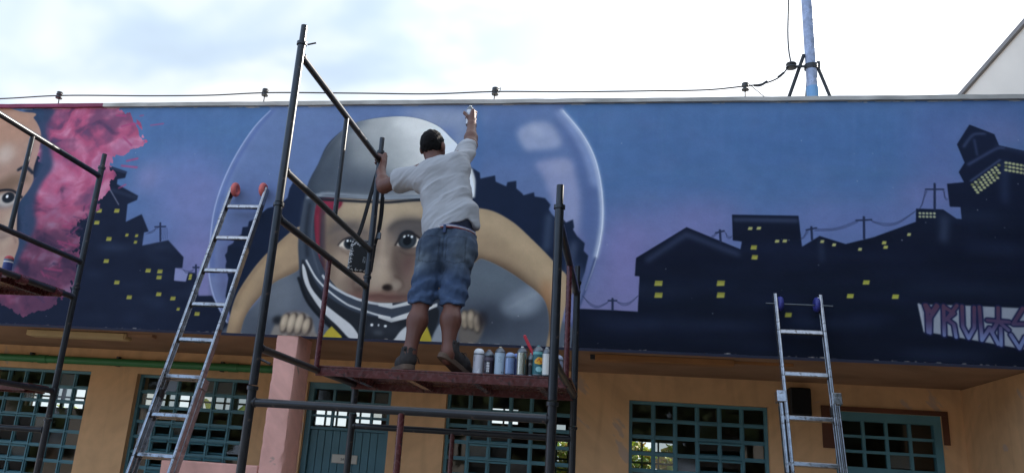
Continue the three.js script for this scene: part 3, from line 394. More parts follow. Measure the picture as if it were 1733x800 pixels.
// framed door at the right end
{
  const d = sub('glazed_door', school, 'teal glazed door in a brown surround'), x0 = 2.035, x1 = 2.915, z = -1.53;
  parts('surround', [box(1.935, 2.04, WZ + 0.001, 2.035, 2.362, WZ + 0.014), box(1.935, 2.362, WZ + 0.001, 2.965, 2.402, WZ + 0.016), box(2.915, 2.12, WZ + 0.001, 2.965, 2.362, WZ + 0.014)], M.brown, d);
  part('frame', [box(x0, GROUND, z - 0.06, x0 + 0.06, 2.362, z + 0.02), box(x1 - 0.06, GROUND, z - 0.06, x1, 2.362, z + 0.02), box(x0 + 0.06, 2.285, z - 0.06, x1 - 0.06, 2.362, z + 0.02), box(x0 + 0.06, 0.95, z - 0.055, x1 - 0.06, 1.90, z - 0.02)], M.teal, d);
  const cols = 4, rows = 3, xa = x0 + 0.06, cw = (x1 - x0 - 0.12) / cols, ya = 2.285, ch = (2.285 - 1.9) / rows;
  parts('glazing_bar', [...[1, 2, 3].map((i) => box(xa + i * cw - 0.013, 1.9, z - 0.04, xa + i * cw + 0.013, 2.285, z)), ...[1, 2].map((j) => box(xa, ya - j * ch - 0.012, z - 0.038, x1 - 0.06, ya - j * ch + 0.012, z - 0.002))], M.teal, d);
  for (let j = 0; j < rows; j++) for (let i = 0; i < cols; i++) { const p = paneMesh(cw - 0.02, ch - 0.02, d); p.position.set(xa + (i + 0.5) * cw, ya - (j + 0.5) * ch, z - 0.02); }
}
// low wall beside the pillar
{
  const g = rbox(-3.44, GROUND, -0.2, -2.616, 1.556, -0.012, 0.012); const w = thing('low_wall', 'low pink wall joining the left side of the pink pillar', 'wall'); part('masonry', g, M.pink, w);
}
// white wing on the right
{
  const b = thing('white_building', 'tall off-white building rising behind the right end of the parapet', 'building');
  part('wall', [box(4.004, GROUND, -12, 12, 6.12, 0.2)], M.white, b);
  part('roof_edge', [box(3.97, 6.11, -12.1, 12.1, 6.16, 0.23)], std({ map: tint([134, 130, 130], 0.1, 6, 2.5, 0.2), roughness: 0.8 }), b);
}
// fittings under the eave
{
  const t = thing('batten_light', 'cream ceiling batten on the soffit left of the tall ladder', 'ceiling light'); part('housing', [rbox(-5.12, 2.535, -0.42, -4.16, EAVE, -0.30, 0.008)], M.cream, t); parts('end_cap', [rbox(-5.135, 2.54, -0.415, -5.121, EAVE, -0.305, 0.004), rbox(-4.159, 2.54, -0.415, -4.145, EAVE, -0.305, 0.004)], M.cream, t); part('tray', [box(-4.145, 2.565, -0.40, -3.9, 2.592, -0.32)], M.soffit, t);
  const u = thing('wooden_batten', 'brown wooden strip on the soffit right of the scaffold', 'batten'); part('strip', [rbox(-0.02, 2.545, -0.42, 1.05, EAVE + 0.002, -0.30, 0.005)], M.woodish, u); part('bracket', [box(-0.06, 2.555, -0.38, -0.022, EAVE, -0.34)], M.steelDark, u); part('bracket', [box(1.052, 2.57, -0.39, 1.5, EAVE + 0.002, -0.36)], M.woodish, u);
  const p = thing('water_pipe', 'green water pipe running above the left windows', 'pipe'); part('pipe', [rod([-12, 2.432, -1.44], [-2.9, 2.468, -1.44], 0.038, 0.038, 20)], M.pipeGreen, p);
  for (const X of [-5.75, -3.62]) part('coupling', [rod([X - 0.05, 2.432 + (X + 12) * 0.00396, -1.44], [X + 0.05, 2.432 + (X + 12.1) * 0.00396, -1.44], 0.044, 0.044, 20)], M.pipeGreen, p); for (const X of [-5.9, -4.9, -3.75]) part('bracket', [box(X - 0.012, 2.42, -1.486, X + 0.012, 2.52, -1.43)], M.steelDark, p);
  const s = thing('speaker', 'small black speaker box on the wall beside the right ladder', 'speaker'); part('cabinet', rbox(1.645, 2.285, -1.46, 1.825, 2.53, -1.31, 0.02, 3), M.blackPlastic, s); part('grille', rbox(1.66, 2.30, -1.312, 1.81, 2.515, -1.302, 0.004), std({ color: 0x070708, roughness: 0.95 }), s); part('bracket', [box(1.71, 2.38, -1.486, 1.76, 2.44, -1.45)], M.steelDark, s);
}
// ---------------------------------------------------------------- roof line: cable, insulators, mast
{
  const posts = [[-5.2, 4.826, -5.185], [-3.082, 4.83, -3.082], [-0.933, 4.815, -0.94], [1.185, 4.87, 1.18]], words = ['above the pink smoke', 'left of the tall scaffold post', 'above the raised arm', 'nearest the mast'];
  posts.forEach(([X, Y, xb], i) => {
    const t = thing('cable_insulator', 'small dark reel insulator on the coping ' + words[i], 'insulator', [0, 0, 0], 'insulators along the coping'); const z = i === 3 ? -0.18 : -0.1;
    part('rod', [rod([xb, TOP + 0.04, z], [X, Y + 0.03, z], 0.006, 0.006, 8)], M.steelDark, t);
    const g = lathe([[0.004, -0.03], [0.03, -0.03], [0.032, -0.02], [0.018, -0.012], [0.018, 0.0], [0.03, 0.006], [0.03, 0.014], [0.018, 0.02], [0.03, 0.028], [0.026, 0.036], [0.004, 0.036]], 18); g.translate(X, Y, z); part('reel', g, M.porcelain, t);
    if (i === 2) part('tie_wire', [cable([[X, Y, z], [X + 0.05, Y + 0.03, z + 0.01], [X + 0.03, Y - 0.02, z]], 0.003, 6)], M.cableBlack, t);
  });
  const c = thing('roof_cable', 'thin black cable strung along the coping from reel to reel', 'cable');
  const P = [[-9, 4.84, -0.1], [-7.3, 4.78, -0.1], [-5.83, 4.80, -0.1], [-5.2, 4.826, -0.1], [-4.2, 4.812, -0.1], [-3.6, 4.812, -0.1], [-3.08, 4.83, -0.1], [-2.2, 4.815, -0.1], [-1.5, 4.80, -0.1], [-0.93, 4.815, -0.1], [-0.3, 4.805, -0.1], [0.4, 4.815, -0.12], [0.9, 4.84, -0.16], [1.185, 4.88, -0.18], [1.34, 4.92, -0.22], [1.48, 5.0, -0.26], [1.575, 5.13, -0.3]]; part('wire', [cable(P, 0.0065, 7, 220)], M.cableBlack, c);
  parts('splice', [cable([[1.26, 4.895, -0.2], [1.31, 4.90, -0.21], [1.37, 4.94, -0.22]], 0.011, 7), cable([[1.47, 5.0, -0.26], [1.52, 5.05, -0.28]], 0.011, 7)], M.cableBlack, c); part('guy_wire', [rod([1.22, 4.90, -0.19], [1.46, 4.72, -0.28], 0.004, 0.004, 6)], M.steelDark, c);
  const m = thing('mast', 'grey steel mast braced by two struts behind the parapet', 'mast');
  part('pole', [rod([1.755, 4.6, -0.32], [1.742, 8.6, -0.32], 0.046, 0.044, 24)], M.poleGrey, m); part('sleeve', [rod([1.755, 4.66, -0.32], [1.754, 4.93, -0.32], 0.051, 0.051, 24)], M.poleBlue, m);
  part('strut', [rod([1.475, 4.6, -0.3], [1.70, 5.24, -0.32], 0.015, 0.015, 8)], M.steelDark, m); part('strut', [rod([1.955, 4.6, -0.3], [1.80, 5.14, -0.32], 0.015, 0.015, 8)], M.steelDark, m); part('strut', [rod([1.75, 4.6, -0.75], [1.752, 5.2, -0.36], 0.015, 0.015, 8)], M.steelDark, m);
  part('base_plate', [box(1.62, 4.70, -0.45, 1.93, 4.725, -0.2)], M.steelDark, m); parts('clamp', [rod([1.752, 5.10, -0.32], [1.752, 5.14, -0.32], 0.056, 0.056, 20), box(1.6, 5.11, -0.31, 1.72, 5.125, -0.29), box(1.79, 5.105, -0.34, 1.83, 5.18, -0.325)], M.steelDark, m); parts('gusset', [rod([1.69, 4.72, -0.28], [1.725, 4.81, -0.3], 0.006, 0.006, 6), rod([1.86, 4.72, -0.28], [1.79, 4.81, -0.3], 0.006, 0.006, 6)], M.steelDark, m);
  const r = lathe([[0.004, -0.022], [0.045, -0.022], [0.045, -0.01], [0.03, -0.004], [0.03, 0.006], [0.045, 0.012], [0.04, 0.024], [0.004, 0.024]], 18); r.translate(1.588, 5.125, -0.3); part('reel', r, M.porcelain, m);
  const d = thing('down_cable', 'black cable dropping from the sky to the mast clamp', 'cable'); part('wire', [cable([[1.602, 8.5, -0.3], [1.598, 6.4, -0.3], [1.594, 5.77, -0.3], [1.574, 5.42, -0.3], [1.577, 5.24, -0.3], [1.592, 5.13, -0.3]], 0.0065, 7, 60)], M.cableBlack, d);
}
// ---------------------------------------------------------------- scaffold towers
const H = 0.9672, PIN = 0.113, BA = 0.0726, BB = 0.7676;
function frame(parent, A, B, top, innerMat, u = 0.515, pins = true) {
  const f = sub('scaffold_frame', parent), P = (q, y) => V(q[0], y, q[1]), I = [lerp(A[0], B[0], u), lerp(A[1], B[1], u)];
  for (const q of [A, B]) {
    part('post', [rod(P(q, top - H + 0.012), P(q, top), 0.0225, 0.0225, 24)], M.black, f);
    part('collar', [rod(P(q, top - 0.012), P(q, top + 0.006), 0.029, 0.029, 24)], M.black, f);
    if (pins) part('spigot', [rod(P(q, top + 0.003), P(q, top + PIN), 0.0185, 0.0185, 20)], M.black, f);
  }
  for (const [y, r] of [[top - BA, 0.0205], [top - BB, 0.0195]]) {
    const a = P(A, y), b = P(B, y), d = b.clone().sub(a).normalize(), bead = (q, s) => { const g = new THREE.TorusGeometry(0.021, 0.005, 6, 16); g.applyQuaternion(Q.setFromUnitVectors(V(0, 0, 1), d)); g.translate(q.x + d.x * s * 0.024, q.y, q.z + d.z * s * 0.024); return g; };
    part('crossbar', [rod(a, b, r, r, 20), bead(a, 1), bead(b, -1)], M.black, f);
  }
  part('upright', [rod(P(I, top - BB), P(I, top - BA), 0.0165, 0.0165, 18)], innerMat, f);
  return f;
}
function jack(parent, q, y) { const s = sub('base_jack', parent); part('foot_plate', [box(q[0] - 0.07, GROUND, q[1] - 0.07, q[0] + 0.07, GROUND + 0.012, q[1] + 0.07)], M.steelDark, s); part('screw', [rod([q[0], GROUND + 0.012, q[1]], [q[0], y + 0.02, q[1]], 0.017, 0.017, 12)], M.steel, s); }
const T1 = { FL: [-1.645, 2.472], FR: [-0.145, 2.492], BL: [-1.624, 0.829], BR: [-0.124, 0.849] }, Y1 = [3.8688, 2.9016, 1.9344, 0.9672];
{
  const t = thing('scaffold_tower', 'black tubular scaffold tower in the middle where the man stands', 'scaffold');
  frame(t, T1.FL, T1.BL, Y1[0], M.black); frame(t, T1.FL, T1.BL, Y1[1], M.oxide, 0.515, false); frame(t, T1.FR, T1.BR, Y1[1], M.oxide);
  frame(t, T1.FL, T1.FR, Y1[2], M.oxide, 0.52, false); frame(t, T1.BL, T1.BR, Y1[2], M.oxide, 0.47, false);
  frame(t, T1.FL, T1.BL, Y1[3], M.oxide, 0.5, false); frame(t, T1.FR, T1.BR, Y1[3], M.oxide, 0.5, false);
  for (const q of Object.values(T1)) jack(t, q, 0);
  parts('lock_pin', [rod([-1.635, 2.08, 2.47], [-1.57, 2.055, 2.47], 0.006, 0.006, 8), rod([-1.56, 3.87, 2.47], [-1.61, 3.86, 2.47], 0.005, 0.005, 8)], M.black, t);
}
const DECK = 2.165;
function deck(name, label, x0, x1, z0, z1, y, n, h) {
  const t = thing(name, label, 'platform');
  for (let i = 0; i < n; i++) { const a = lerp(z0, z1, i / n), b = lerp(z0, z1, (i + 1) / n); part('board', rbox(x0, y - 0.012, a + 0.002, x1, y, b - 0.002, 0.003, 1), M.deck, t); }
  parts('edge', [rbox(x0 + 0.02, y - h, z1 - 0.012, x1 - 0.02, y - 0.013, z1 - 0.003, 0.003, 1), rbox(x0 + 0.02, y - h, z0 + 0.003, x1 - 0.02, y - 0.013, z0 + 0.012, 0.003, 1)], M.deck, t);
  parts('bearer', [0.12, 0.37, 0.63, 0.88].map((k) => box(lerp(x0, x1, k) - 0.02, y - 0.05, z0 + 0.012, lerp(x0, x1, k) + 0.02, y - 0.0125, z1 - 0.013)), M.deck, t);
  return t;
}
deck('work_platform', 'red-brown metal work platform under the man and the spray cans', -1.665, -0.105, 0.86, 1.605, DECK, 3, 0.062);
const T2 = { FL: [-5.37, 2.52], FR: [-3.845, 2.54], BL: [-5.37, 0.88], BR: [-3.865, 0.9] };
{
  const t = thing('scaffold_tower', 'black tubular scaffold tower cut off by the left edge of the photo', 'scaffold'), y0 = 3.704;
  for (let k = 0; k < 2; k++) { frame(t, T2.FR, T2.BR, y0 - k * H, k ? M.oxide : M.black, 0.5, k === 0); frame(t, T2.FL, T2.BL, y0 - k * H, M.black, 0.5, k === 0); }
  frame(t, T2.FL, T2.FR, y0 - 2 * H, M.oxide, 0.5, false); frame(t, T2.BL, T2.BR, y0 - 2 * H, M.oxide, 0.5, false); frame(t, T2.FR, T2.BR, y0 - 3 * H, M.black, 0.5, false); frame(t, T2.FL, T2.BL, y0 - 3 * H, M.black, 0.5, false);
  part('clamp', [rod([-3.856, 2.654, 1.09], [-3.857, 2.654, 1.15], 0.03, 0.03, 16)], M.oxide, t); part('clamp', [rod([-3.853, 2.654, 1.47], [-3.854, 2.654, 1.54], 0.03, 0.03, 16)], M.oxide, t);
}
deck('work_platform', 'red-brown boards seen from below on the left scaffold', -5.36, -3.86, 1.02, 1.62, 2.69, 2, 0.05);
deck('work_platform', 'dark lower boards on the left scaffold in front of the window', -5.36, -3.89, 0.93, 1.16, 1.999, 1, 0.055);

// ---------------------------------------------------------------- ladders
function ladder(label, top, foot, width, pitchStart, spacing, baseTop, wheel, wheelMat, opts) {
  const t = thing('extension_ladder', label, 'ladder'), A = V(...top), B = V(...foot), d = B.clone().sub(A).normalize(), w = V(1, 0, 0), n = V().crossVectors(w, d).normalize(), L = A.distanceTo(B);
  const basis = new THREE.Matrix4();
  const bar = (s0, s1, off, nrm, bw, bd) => { const g = new RoundedBoxGeometry(bw, s1 - s0, bd, 2, 0.004); metricUV(g); basis.makeBasis(w, d.clone().negate(), n.clone().negate()); g.applyMatrix4(basis); const c = A.clone().addScaledVector(d, (s0 + s1) / 2).addScaledVector(w, off).addScaledVector(n, nrm); g.translate(c.x, c.y, c.z); return g; };
  const chan = (s0, s1, off, nrm, side) => [bar(s0, s1, off, nrm, 0.008, 0.064), bar(s0, s1, off - side * 0.011, nrm + 0.029, 0.016, 0.007), bar(s0, s1, off - side * 0.011, nrm - 0.029, 0.016, 0.007)];
  const flyL = Math.min(L, opts.fly);
  part('stile', chan(0, flyL, -0.012, 0, -1), M.alu, t); part('stile', chan(0, flyL, width + 0.012, 0, 1), M.alu, t);
  for (let s = pitchStart; s < flyL; s += spacing) part('rung', [bar(s - 0.014, s + 0.014, width / 2, 0.004, width, 0.034), bar(s - 0.017, s - 0.012, width / 2, 0.004, width, 0.03)], M.alu, t);
  const b0 = baseTop, o = opts.wide, nn = opts.back;
  part('stile', chan(b0, L, -0.012 - o, nn, -1), M.alu, t); part('stile', chan(b0, L, width + 0.012 + o, nn, 1), M.alu, t);
  for (let s = pitchStart + Math.ceil((b0 - pitchStart) / spacing) * spacing; s < L; s += spacing) part('rung', [bar(s - 0.014, s + 0.014, width / 2, nn, width + 2 * o, 0.03)], M.alu, t);
  for (const X of [-0.012, width + 0.012]) { const o2 = (X < 0 ? -o : o) * 0.6; part('guide_bracket', [bar(b0 + 0.005, b0 + 0.085, X + o2, nn * 0.5, 0.034 + o, 0.09)], M.alu, t); part('hook', [bar(b0 + 0.10, b0 + 0.16, X - Math.sign(X) * 0.02, nn * 0.5, 0.012, 0.05)], M.steelDark, t); }
  for (const X of [0.5 * 0.03 + 0.012, width - 0.027]) { const c = A.clone().addScaledVector(d, wheel.s).addScaledVector(w, X + (wheel.out ? (X < 0.1 ? -0.012 : 0.012) : 0)).addScaledVector(n, wheel.n); const g = new THREE.TorusGeometry(wheel.r * 0.72, wheel.r * 0.34, 10, 22); g.rotateY(Math.PI / 2); g.scale(1.15, 1, 1); g.translate(c.x, c.y, c.z); const h = rod([c.x - 0.014, c.y, c.z], [c.x + 0.014, c.y, c.z], wheel.r * 0.7, wheel.r * 0.7, 16); part('wall_wheel', [g, h], wheelMat, t); }
  if (opts.axle) { const c = A.clone().addScaledVector(d, wheel.s).addScaledVector(n, wheel.n); part('axle', [rod([c.x - 0.075, c.y, c.z], [c.x + width + 0.085, c.y - 0.006, c.z], 0.0055, 0.0055, 10)], M.steel, t); }
  for (const X of [-0.012 - o, width + 0.012 + o]) part('foot', [bar(L - 0.09, L, X, nn, 0.034, 0.075)], M.blackPlastic, t);
  return t;
}
const red = std({ map: tint([206, 104, 100], 0.25, 8, 6.1, 0.25), roughness: 0.7 }), navy = std({ map: tint([48, 52, 128], 0.3, 9, 4.1, 0.2), roughness: 0.55 });
ladder('long aluminium extension ladder with red wheels leaning on the mural at left', [-3.157, 3.83, 0.074], [-3.50, GROUND, 0.874], 0.312, 0.183, 0.3035, 1.70, { s: 0.012, r: 0.06, n: 0.0, out: false }, red, { fly: 3.35, wide: 0.004, back: 0.06 });
ladder('shorter aluminium extension ladder with blue wheels leaning on the dark mural at right', [1.308, 3.035, 0.074], [1.402, GROUND, 0.46], 0.309, 0.287, 0.312, 0.72, { s: 0.075, r: 0.052, n: -0.012 }, navy, { fly: 2.6, wide: 0.03, back: 0.02, axle: true });

// ---------------------------------------------------------------- smooth bodies from distance fields
const smin = (a, b, k) => { const h = Math.max(k - Math.abs(a - b), 0) / k; return Math.min(a, b) - h * h * k * 0.25; };
function cap(a, b, ra, rb = ra) {
  const dx = b[0] - a[0], dy = b[1] - a[1], dz = b[2] - a[2], L = dx * dx + dy * dy + dz * dz || 1e-9;
  return (x, y, z) => { const px = x - a[0], py = y - a[1], pz = z - a[2], t = clamp((px * dx + py * dy + pz * dz) / L), qx = px - dx * t, qy = py - dy * t, qz = pz - dz * t; return Math.sqrt(qx * qx + qy * qy + qz * qz) - ra - (rb - ra) * t; };
}
const ell = (c, r) => (x, y, z) => { const a = (x - c[0]) / r[0], b = (y - c[1]) / r[1], d = (z - c[2]) / r[2], k = Math.sqrt(a * a + b * b + d * d); return (k - 1) * Math.min(r[0], r[1], r[2]); };
const blend = (k, ...fs) => (x, y, z) => { let d = fs[0](x, y, z); for (let i = 1; i < fs.length; i++) d = smin(d, fs[i](x, y, z), k); return d; };
const chain = (ps, rs, k = 0.012) => blend(k, ...ps.slice(1).map((p, i) => cap(ps[i], p, rs[i], rs[i + 1])));
function surf(f, lo, hi, c) {
  const n = [0, 1, 2].map((i) => Math.ceil((hi[i] - lo[i]) / c) + 1), [nx, ny, nz] = n, F = new Float32Array(nx * ny * nz), id = new Int32Array(nx * ny * nz).fill(-1), pos = [], idx = [];
  const I = (i, j, k) => (k * ny + j) * nx + i;
  for (let k = 0; k < nz; k++) for (let j = 0; j < ny; j++) for (let i = 0; i < nx; i++) F[I(i, j, k)] = f(lo[0] + i * c, lo[1] + j * c, lo[2] + k * c);
  const ed = [[0, 1], [2, 3], [4, 5], [6, 7], [0, 2], [1, 3], [4, 6], [5, 7], [0, 4], [1, 5], [2, 6], [3, 7]];
  for (let k = 0; k < nz - 1; k++) for (let j = 0; j < ny - 1; j++) for (let i = 0; i < nx - 1; i++) {
    const v = []; let m = 0; for (let q = 0; q < 8; q++) { v[q] = F[I(i + (q & 1), j + ((q >> 1) & 1), k + (q >> 2))]; if (v[q] < 0) m++; }
    if (m === 0 || m === 8) continue;
    let sx = 0, sy = 0, sz = 0, s = 0; for (const [a, b] of ed) if ((v[a] < 0) !== (v[b] < 0)) { const t = v[a] / (v[a] - v[b]); sx += lerp(a & 1, b & 1, t); sy += lerp((a >> 1) & 1, (b >> 1) & 1, t); sz += lerp(a >> 2, b >> 2, t); s++; }
    id[I(i, j, k)] = pos.length / 3; pos.push(lo[0] + (i + sx / s) * c, lo[1] + (j + sy / s) * c, lo[2] + (k + sz / s) * c);
  }
  const quad = (a, b, d, e, flip) => { if (a < 0 || b < 0 || d < 0 || e < 0) return; flip ? idx.push(a, d, b, a, e, d) : idx.push(a, b, d, a, d, e); };
  for (let k = 1; k < nz - 1; k++) for (let j = 1; j < ny - 1; j++) for (let i = 1; i < nx - 1; i++) {
    const o = F[I(i, j, k)] < 0;
    if (o !== F[I(i + 1, j, k)] < 0) quad(id[I(i, j - 1, k - 1)], id[I(i, j, k - 1)], id[I(i, j, k)], id[I(i, j - 1, k)], !o);
    if (o !== F[I(i, j + 1, k)] < 0) quad(id[I(i - 1, j, k - 1)], id[I(i - 1, j, k)], id[I(i, j, k)], id[I(i, j, k - 1)], !o);
    if (o !== F[I(i, j, k + 1)] < 0) quad(id[I(i - 1, j - 1, k)], id[I(i, j - 1, k)], id[I(i, j, k)], id[I(i - 1, j, k)], !o);
  }
  const g = new THREE.BufferGeometry(); g.setAttribute('position', new THREE.Float32BufferAttribute(pos, 3)); g.setIndex(idx); g.computeVertexNormals();
  return metricUV(g);
}
// ---------------------------------------------------------------- the painter
{
  const man = thing('person', 'man from behind in pale T-shirt and denim shorts, arm raised, standing on the work platform', 'person');
  const P = { lank: [-1.088, 2.262, 1.55], lcalf: [-1.064, 2.475, 1.50], lknee: [-1.060, 2.625, 1.445], lhip: [-1.035, 3.0, 1.335], rank: [-0.852, 2.28, 1.53], rcalf: [-0.858, 2.49, 1.49], rknee: [-0.866, 2.63, 1.44], rhip: [-0.872, 3.0, 1.33],
    pel: [-0.953, 3.04, 1.325], chest: [-1.03, 3.42, 1.225], neck: [-1.10, 3.62, 1.18], lsh: [-1.195, 3.572, 1.21], lel: [-1.50, 3.505, 1.07], lwr: [-1.572, 3.668, 0.935], rsh: [-0.955, 3.655, 1.19], rel: [-0.916, 3.872, 0.955], rwr: [-0.948, 4.098, 0.80] };
  const skin = std({ map: tint([98, 59, 47], 0.14, 9, 2.2, 0.1), roughness: 0.55, bumpMap: plasterBump, bumpScale: 0.0006 });
  // head, in its own axes
  const fz = V(0.30, 0.20, -1).normalize(), fx = V().crossVectors(fz, V(-0.06, 1, 0.12)).normalize(), fy = V().crossVectors(fx, fz).normalize(), hc = V(-1.150, 3.776, 1.125);   // fx: towards the man's right
  const local = (x, y, z) => { const a = x - hc.x, b = y - hc.y, c = z - hc.z; return [a * fx.x + b * fx.y + c * fx.z, a * fy.x + b * fy.y + c * fy.z, a * fz.x + b * fz.y + c * fz.z]; };
  const world = (a, b, c) => hc.clone().addScaledVector(fx, a).addScaledVector(fy, b).addScaledVector(fz, c);
  const headL = (() => { const sk = ell([0, 0.03, -0.012], [0.073, 0.094, 0.093]), fc = ell([0, -0.025, 0.035], [0.06, 0.085, 0.052]), jw = cap([0, -0.055, 0.03], [0, -0.088, 0.055], 0.05, 0.03), ns = cap([0, 0.0, 0.082], [0, -0.03, 0.1], 0.009, 0.014), br = cap([-0.03, 0.016, 0.076], [0.03, 0.016, 0.076], 0.011), lp = cap([-0.018, -0.06, 0.082], [0.018, -0.06, 0.082], 0.008), mouth = cap([-0.02, -0.06, 0.095], [0.02, -0.06, 0.095], 0.0035);
    const ears = [-1, 1].map((s) => blend(0.008, ell([s * 0.087, 0.0, -0.012], [0.012, 0.034, 0.022]), cap([s * 0.074, -0.02, 0.0], [s * 0.074, 0.015, 0.0], 0.009))), sock = [-1, 1].map((s) => ell([s * 0.031, 0.0, 0.092], [0.016, 0.011, 0.014]));
    return (x, y, z) => { let d = smin(smin(sk(x, y, z), fc(x, y, z), 0.05), jw(x, y, z), 0.035); d = smin(d, ns(x, y, z), 0.012); d = smin(d, br(x, y, z), 0.014); d = smin(d, lp(x, y, z), 0.01); for (const e of ears) d = smin(d, e(x, y, z), 0.01); for (const e of sock) d = Math.max(d, -e(x, y, z)); return Math.max(d, -mouth(x, y, z)); }; })();
  const neckTop = world(0, -0.05, -0.025), neckB = P.neck;
  const neck = cap([neckB[0], neckB[1] - 0.03, neckB[2]], neckTop.toArray(), 0.062, 0.054);
  const head = (x, y, z) => smin(headL(...local(x, y, z)), neck(x, y, z), 0.03);
  // hands: palms run from the wrist to four knuckles, each finger is its own chain round the thing held
  const ring = (c, deg, r, y) => [c[0] + Math.cos(deg * Math.PI / 180) * r, y, c[1] + Math.sin(deg * Math.PI / 180) * r];
  function hand(wr, c, ys, degs, rads, thumb) {
    const fs = [], palm = []; ys.forEach((y, i) => { const k = ring(c, degs[0], rads[0], y), wi = [wr[0], wr[1], wr[2]]; palm.push(cap(wi, k, 0.021, 0.0135)); const pts = [k, ...degs.slice(1).map((a, j) => ring(c, a * (i === 3 ? 0.92 : 1), rads[j + 1], y + 0.002 * j))]; fs.push(chain(pts, [0.0115, 0.0105, 0.0098, 0.009, 0.0078].slice(0, pts.length), 0.006)); });
    const pf = blend(0.02, ...palm), th = chain(thumb, [0.017, 0.0135, 0.0115, 0.009], 0.01);
    return (x, y, z) => { let d = pf(x, y, z); for (const f of fs) d = smin(d, f(x, y, z), 0.005); return smin(d, th(x, y, z), 0.012); };
  }
  const lh = hand([-1.577, 3.69, 0.915], [-1.624, 0.829], [3.838, 3.816, 3.794, 3.773], [35, -20, -85, -150, -200], [0.056, 0.043, 0.036, 0.034, 0.033], [[-1.583, 3.705, 0.905], [-1.575, 3.765, 0.895], [-1.598, 3.815, 0.875], [-1.632, 3.838, 0.862]]);
  const CAN = [-0.982, 0.728];
  const rh = hand([-0.951, 4.118, 0.787], CAN, [4.232, 4.211, 4.19, 4.17], [55, 12, -45, -105, -150], [0.052, 0.046, 0.038, 0.036, 0.035], [[-0.956, 4.13, 0.785], [-0.985, 4.175, 0.783], [-1.015, 4.21, 0.765], [-1.024, 4.235, 0.738]]);
  const larm = blend(0.03, cap(P.lsh, P.lel, 0.058, 0.046), cap(P.lel, [lerp(P.lel[0], P.lwr[0], 0.35), lerp(P.lel[1], P.lwr[1], 0.35), lerp(P.lel[2], P.lwr[2], 0.35)], 0.045, 0.046), cap([lerp(P.lel[0], P.lwr[0], 0.35), lerp(P.lel[1], P.lwr[1], 0.35), lerp(P.lel[2], P.lwr[2], 0.35)], P.lwr, 0.046, 0.03), cap(P.lwr, [-1.577, 3.69, 0.915], 0.03, 0.026));
  const rarm = blend(0.03, cap(P.rsh, P.rel, 0.058, 0.047), cap(P.rel, [lerp(P.rel[0], P.rwr[0], 0.35), lerp(P.rel[1], P.rwr[1], 0.35), lerp(P.rel[2], P.rwr[2], 0.35)], 0.046, 0.046), cap([lerp(P.rel[0], P.rwr[0], 0.35), lerp(P.rel[1], P.rwr[1], 0.35), lerp(P.rel[2], P.rwr[2], 0.35)], P.rwr, 0.046, 0.031), cap(P.rwr, [-0.951, 4.118, 0.787], 0.03, 0.026));
  const leg = (h, k, c, a, s) => blend(0.05, cap(h, k, 0.06, 0.049), cap(k, c, 0.05, 0.056), cap([c[0], c[1], c[2] + 0.008], a, 0.057, 0.036), cap(a, [a[0], a[1] - 0.04, a[2] - 0.01], 0.035, 0.03));
  const torso = blend(0.05, cap([-1.03, 3.02, 1.325], [-0.875, 3.02, 1.325], 0.06), cap([-1.02, 3.05, 1.32], [-1.10, 3.46, 1.22], 0.05), cap([-0.90, 3.05, 1.32], [-0.98, 3.5, 1.21], 0.05), cap([P.lsh[0] + 0.04, P.lsh[1] - 0.01, P.lsh[2]], [P.rsh[0] - 0.03, P.rsh[1] - 0.03, P.rsh[2]], 0.04));
  const lleg = leg(P.lhip, P.lknee, P.lcalf, P.lank), rleg = leg(P.rhip, P.rknee, P.rcalf, P.rank);
  const bodyF = (x, y, z) => { let d = 9; if (y > 2.9) { d = torso(x, y, z); if (y > 3.3) { d = smin(d, larm(x, y, z), 0.04); d = smin(d, rarm(x, y, z), 0.04); d = smin(d, neck(x, y, z), 0.05); } } if (y < 3.2) { d = smin(d, Math.min(lleg(x, y, z), rleg(x, y, z)), 0.04); } return d; };
  const handBox = (c, f, arm) => surf((x, y, z) => smin(f(x, y, z), arm(x, y, z), 0.012), [c[0] - 0.085, c[1] - 0.11, c[2] - 0.11], [c[0] + 0.085, c[1] + 0.085, c[2] + 0.10], 0.0035);
  const body = merge([surf(bodyF, [-1.64, 2.2, 0.78], [-0.72, 4.14, 1.6], 0.0125), surf(head, [-1.30, 3.62, 0.96], [-1.00, 3.92, 1.28], 0.005), handBox([-1.61, 3.79, 0.855], lh, larm), handBox([-0.975, 4.19, 0.755], rh, rarm)]);
  part('body', body, skin, man);
  for (const s of [-1, 1]) { const e = new THREE.SphereGeometry(0.0118, 14, 10), p = world(s * 0.031, 0.0, 0.076); e.translate(p.x, p.y, p.z); part('eye', e, std({ color: 0xd8d4cc, roughness: 0.3 }), man); }
  const hairF = (x, y, z) => { const [a, b, c] = local(x, y, z), e = ell([0, 0.03, -0.012], [0.082, 0.103, 0.102])(a, b, c) + 0.004 * noise.noise(x * 130, y * 130, z * 130) + 0.004 * noise.noise(x * 40, y * 40, z * 40), lineY = c < 0.0 ? lerp(-0.02, -0.09, sstep(0.01, -0.06, c)) : lerp(-0.03, 0.075, sstep(0.0, 0.045, c)); let d = Math.max(e, lineY - b); for (const s of [-1, 1]) d = Math.max(d, 0.016 - Math.hypot(a - s * 0.084, (b + 0.002) * 0.7, c + 0.006)); return d; };
  const hg = surf(hairF, [-1.29, 3.64, 0.98], [-1.02, 3.93, 1.27], 0.005);
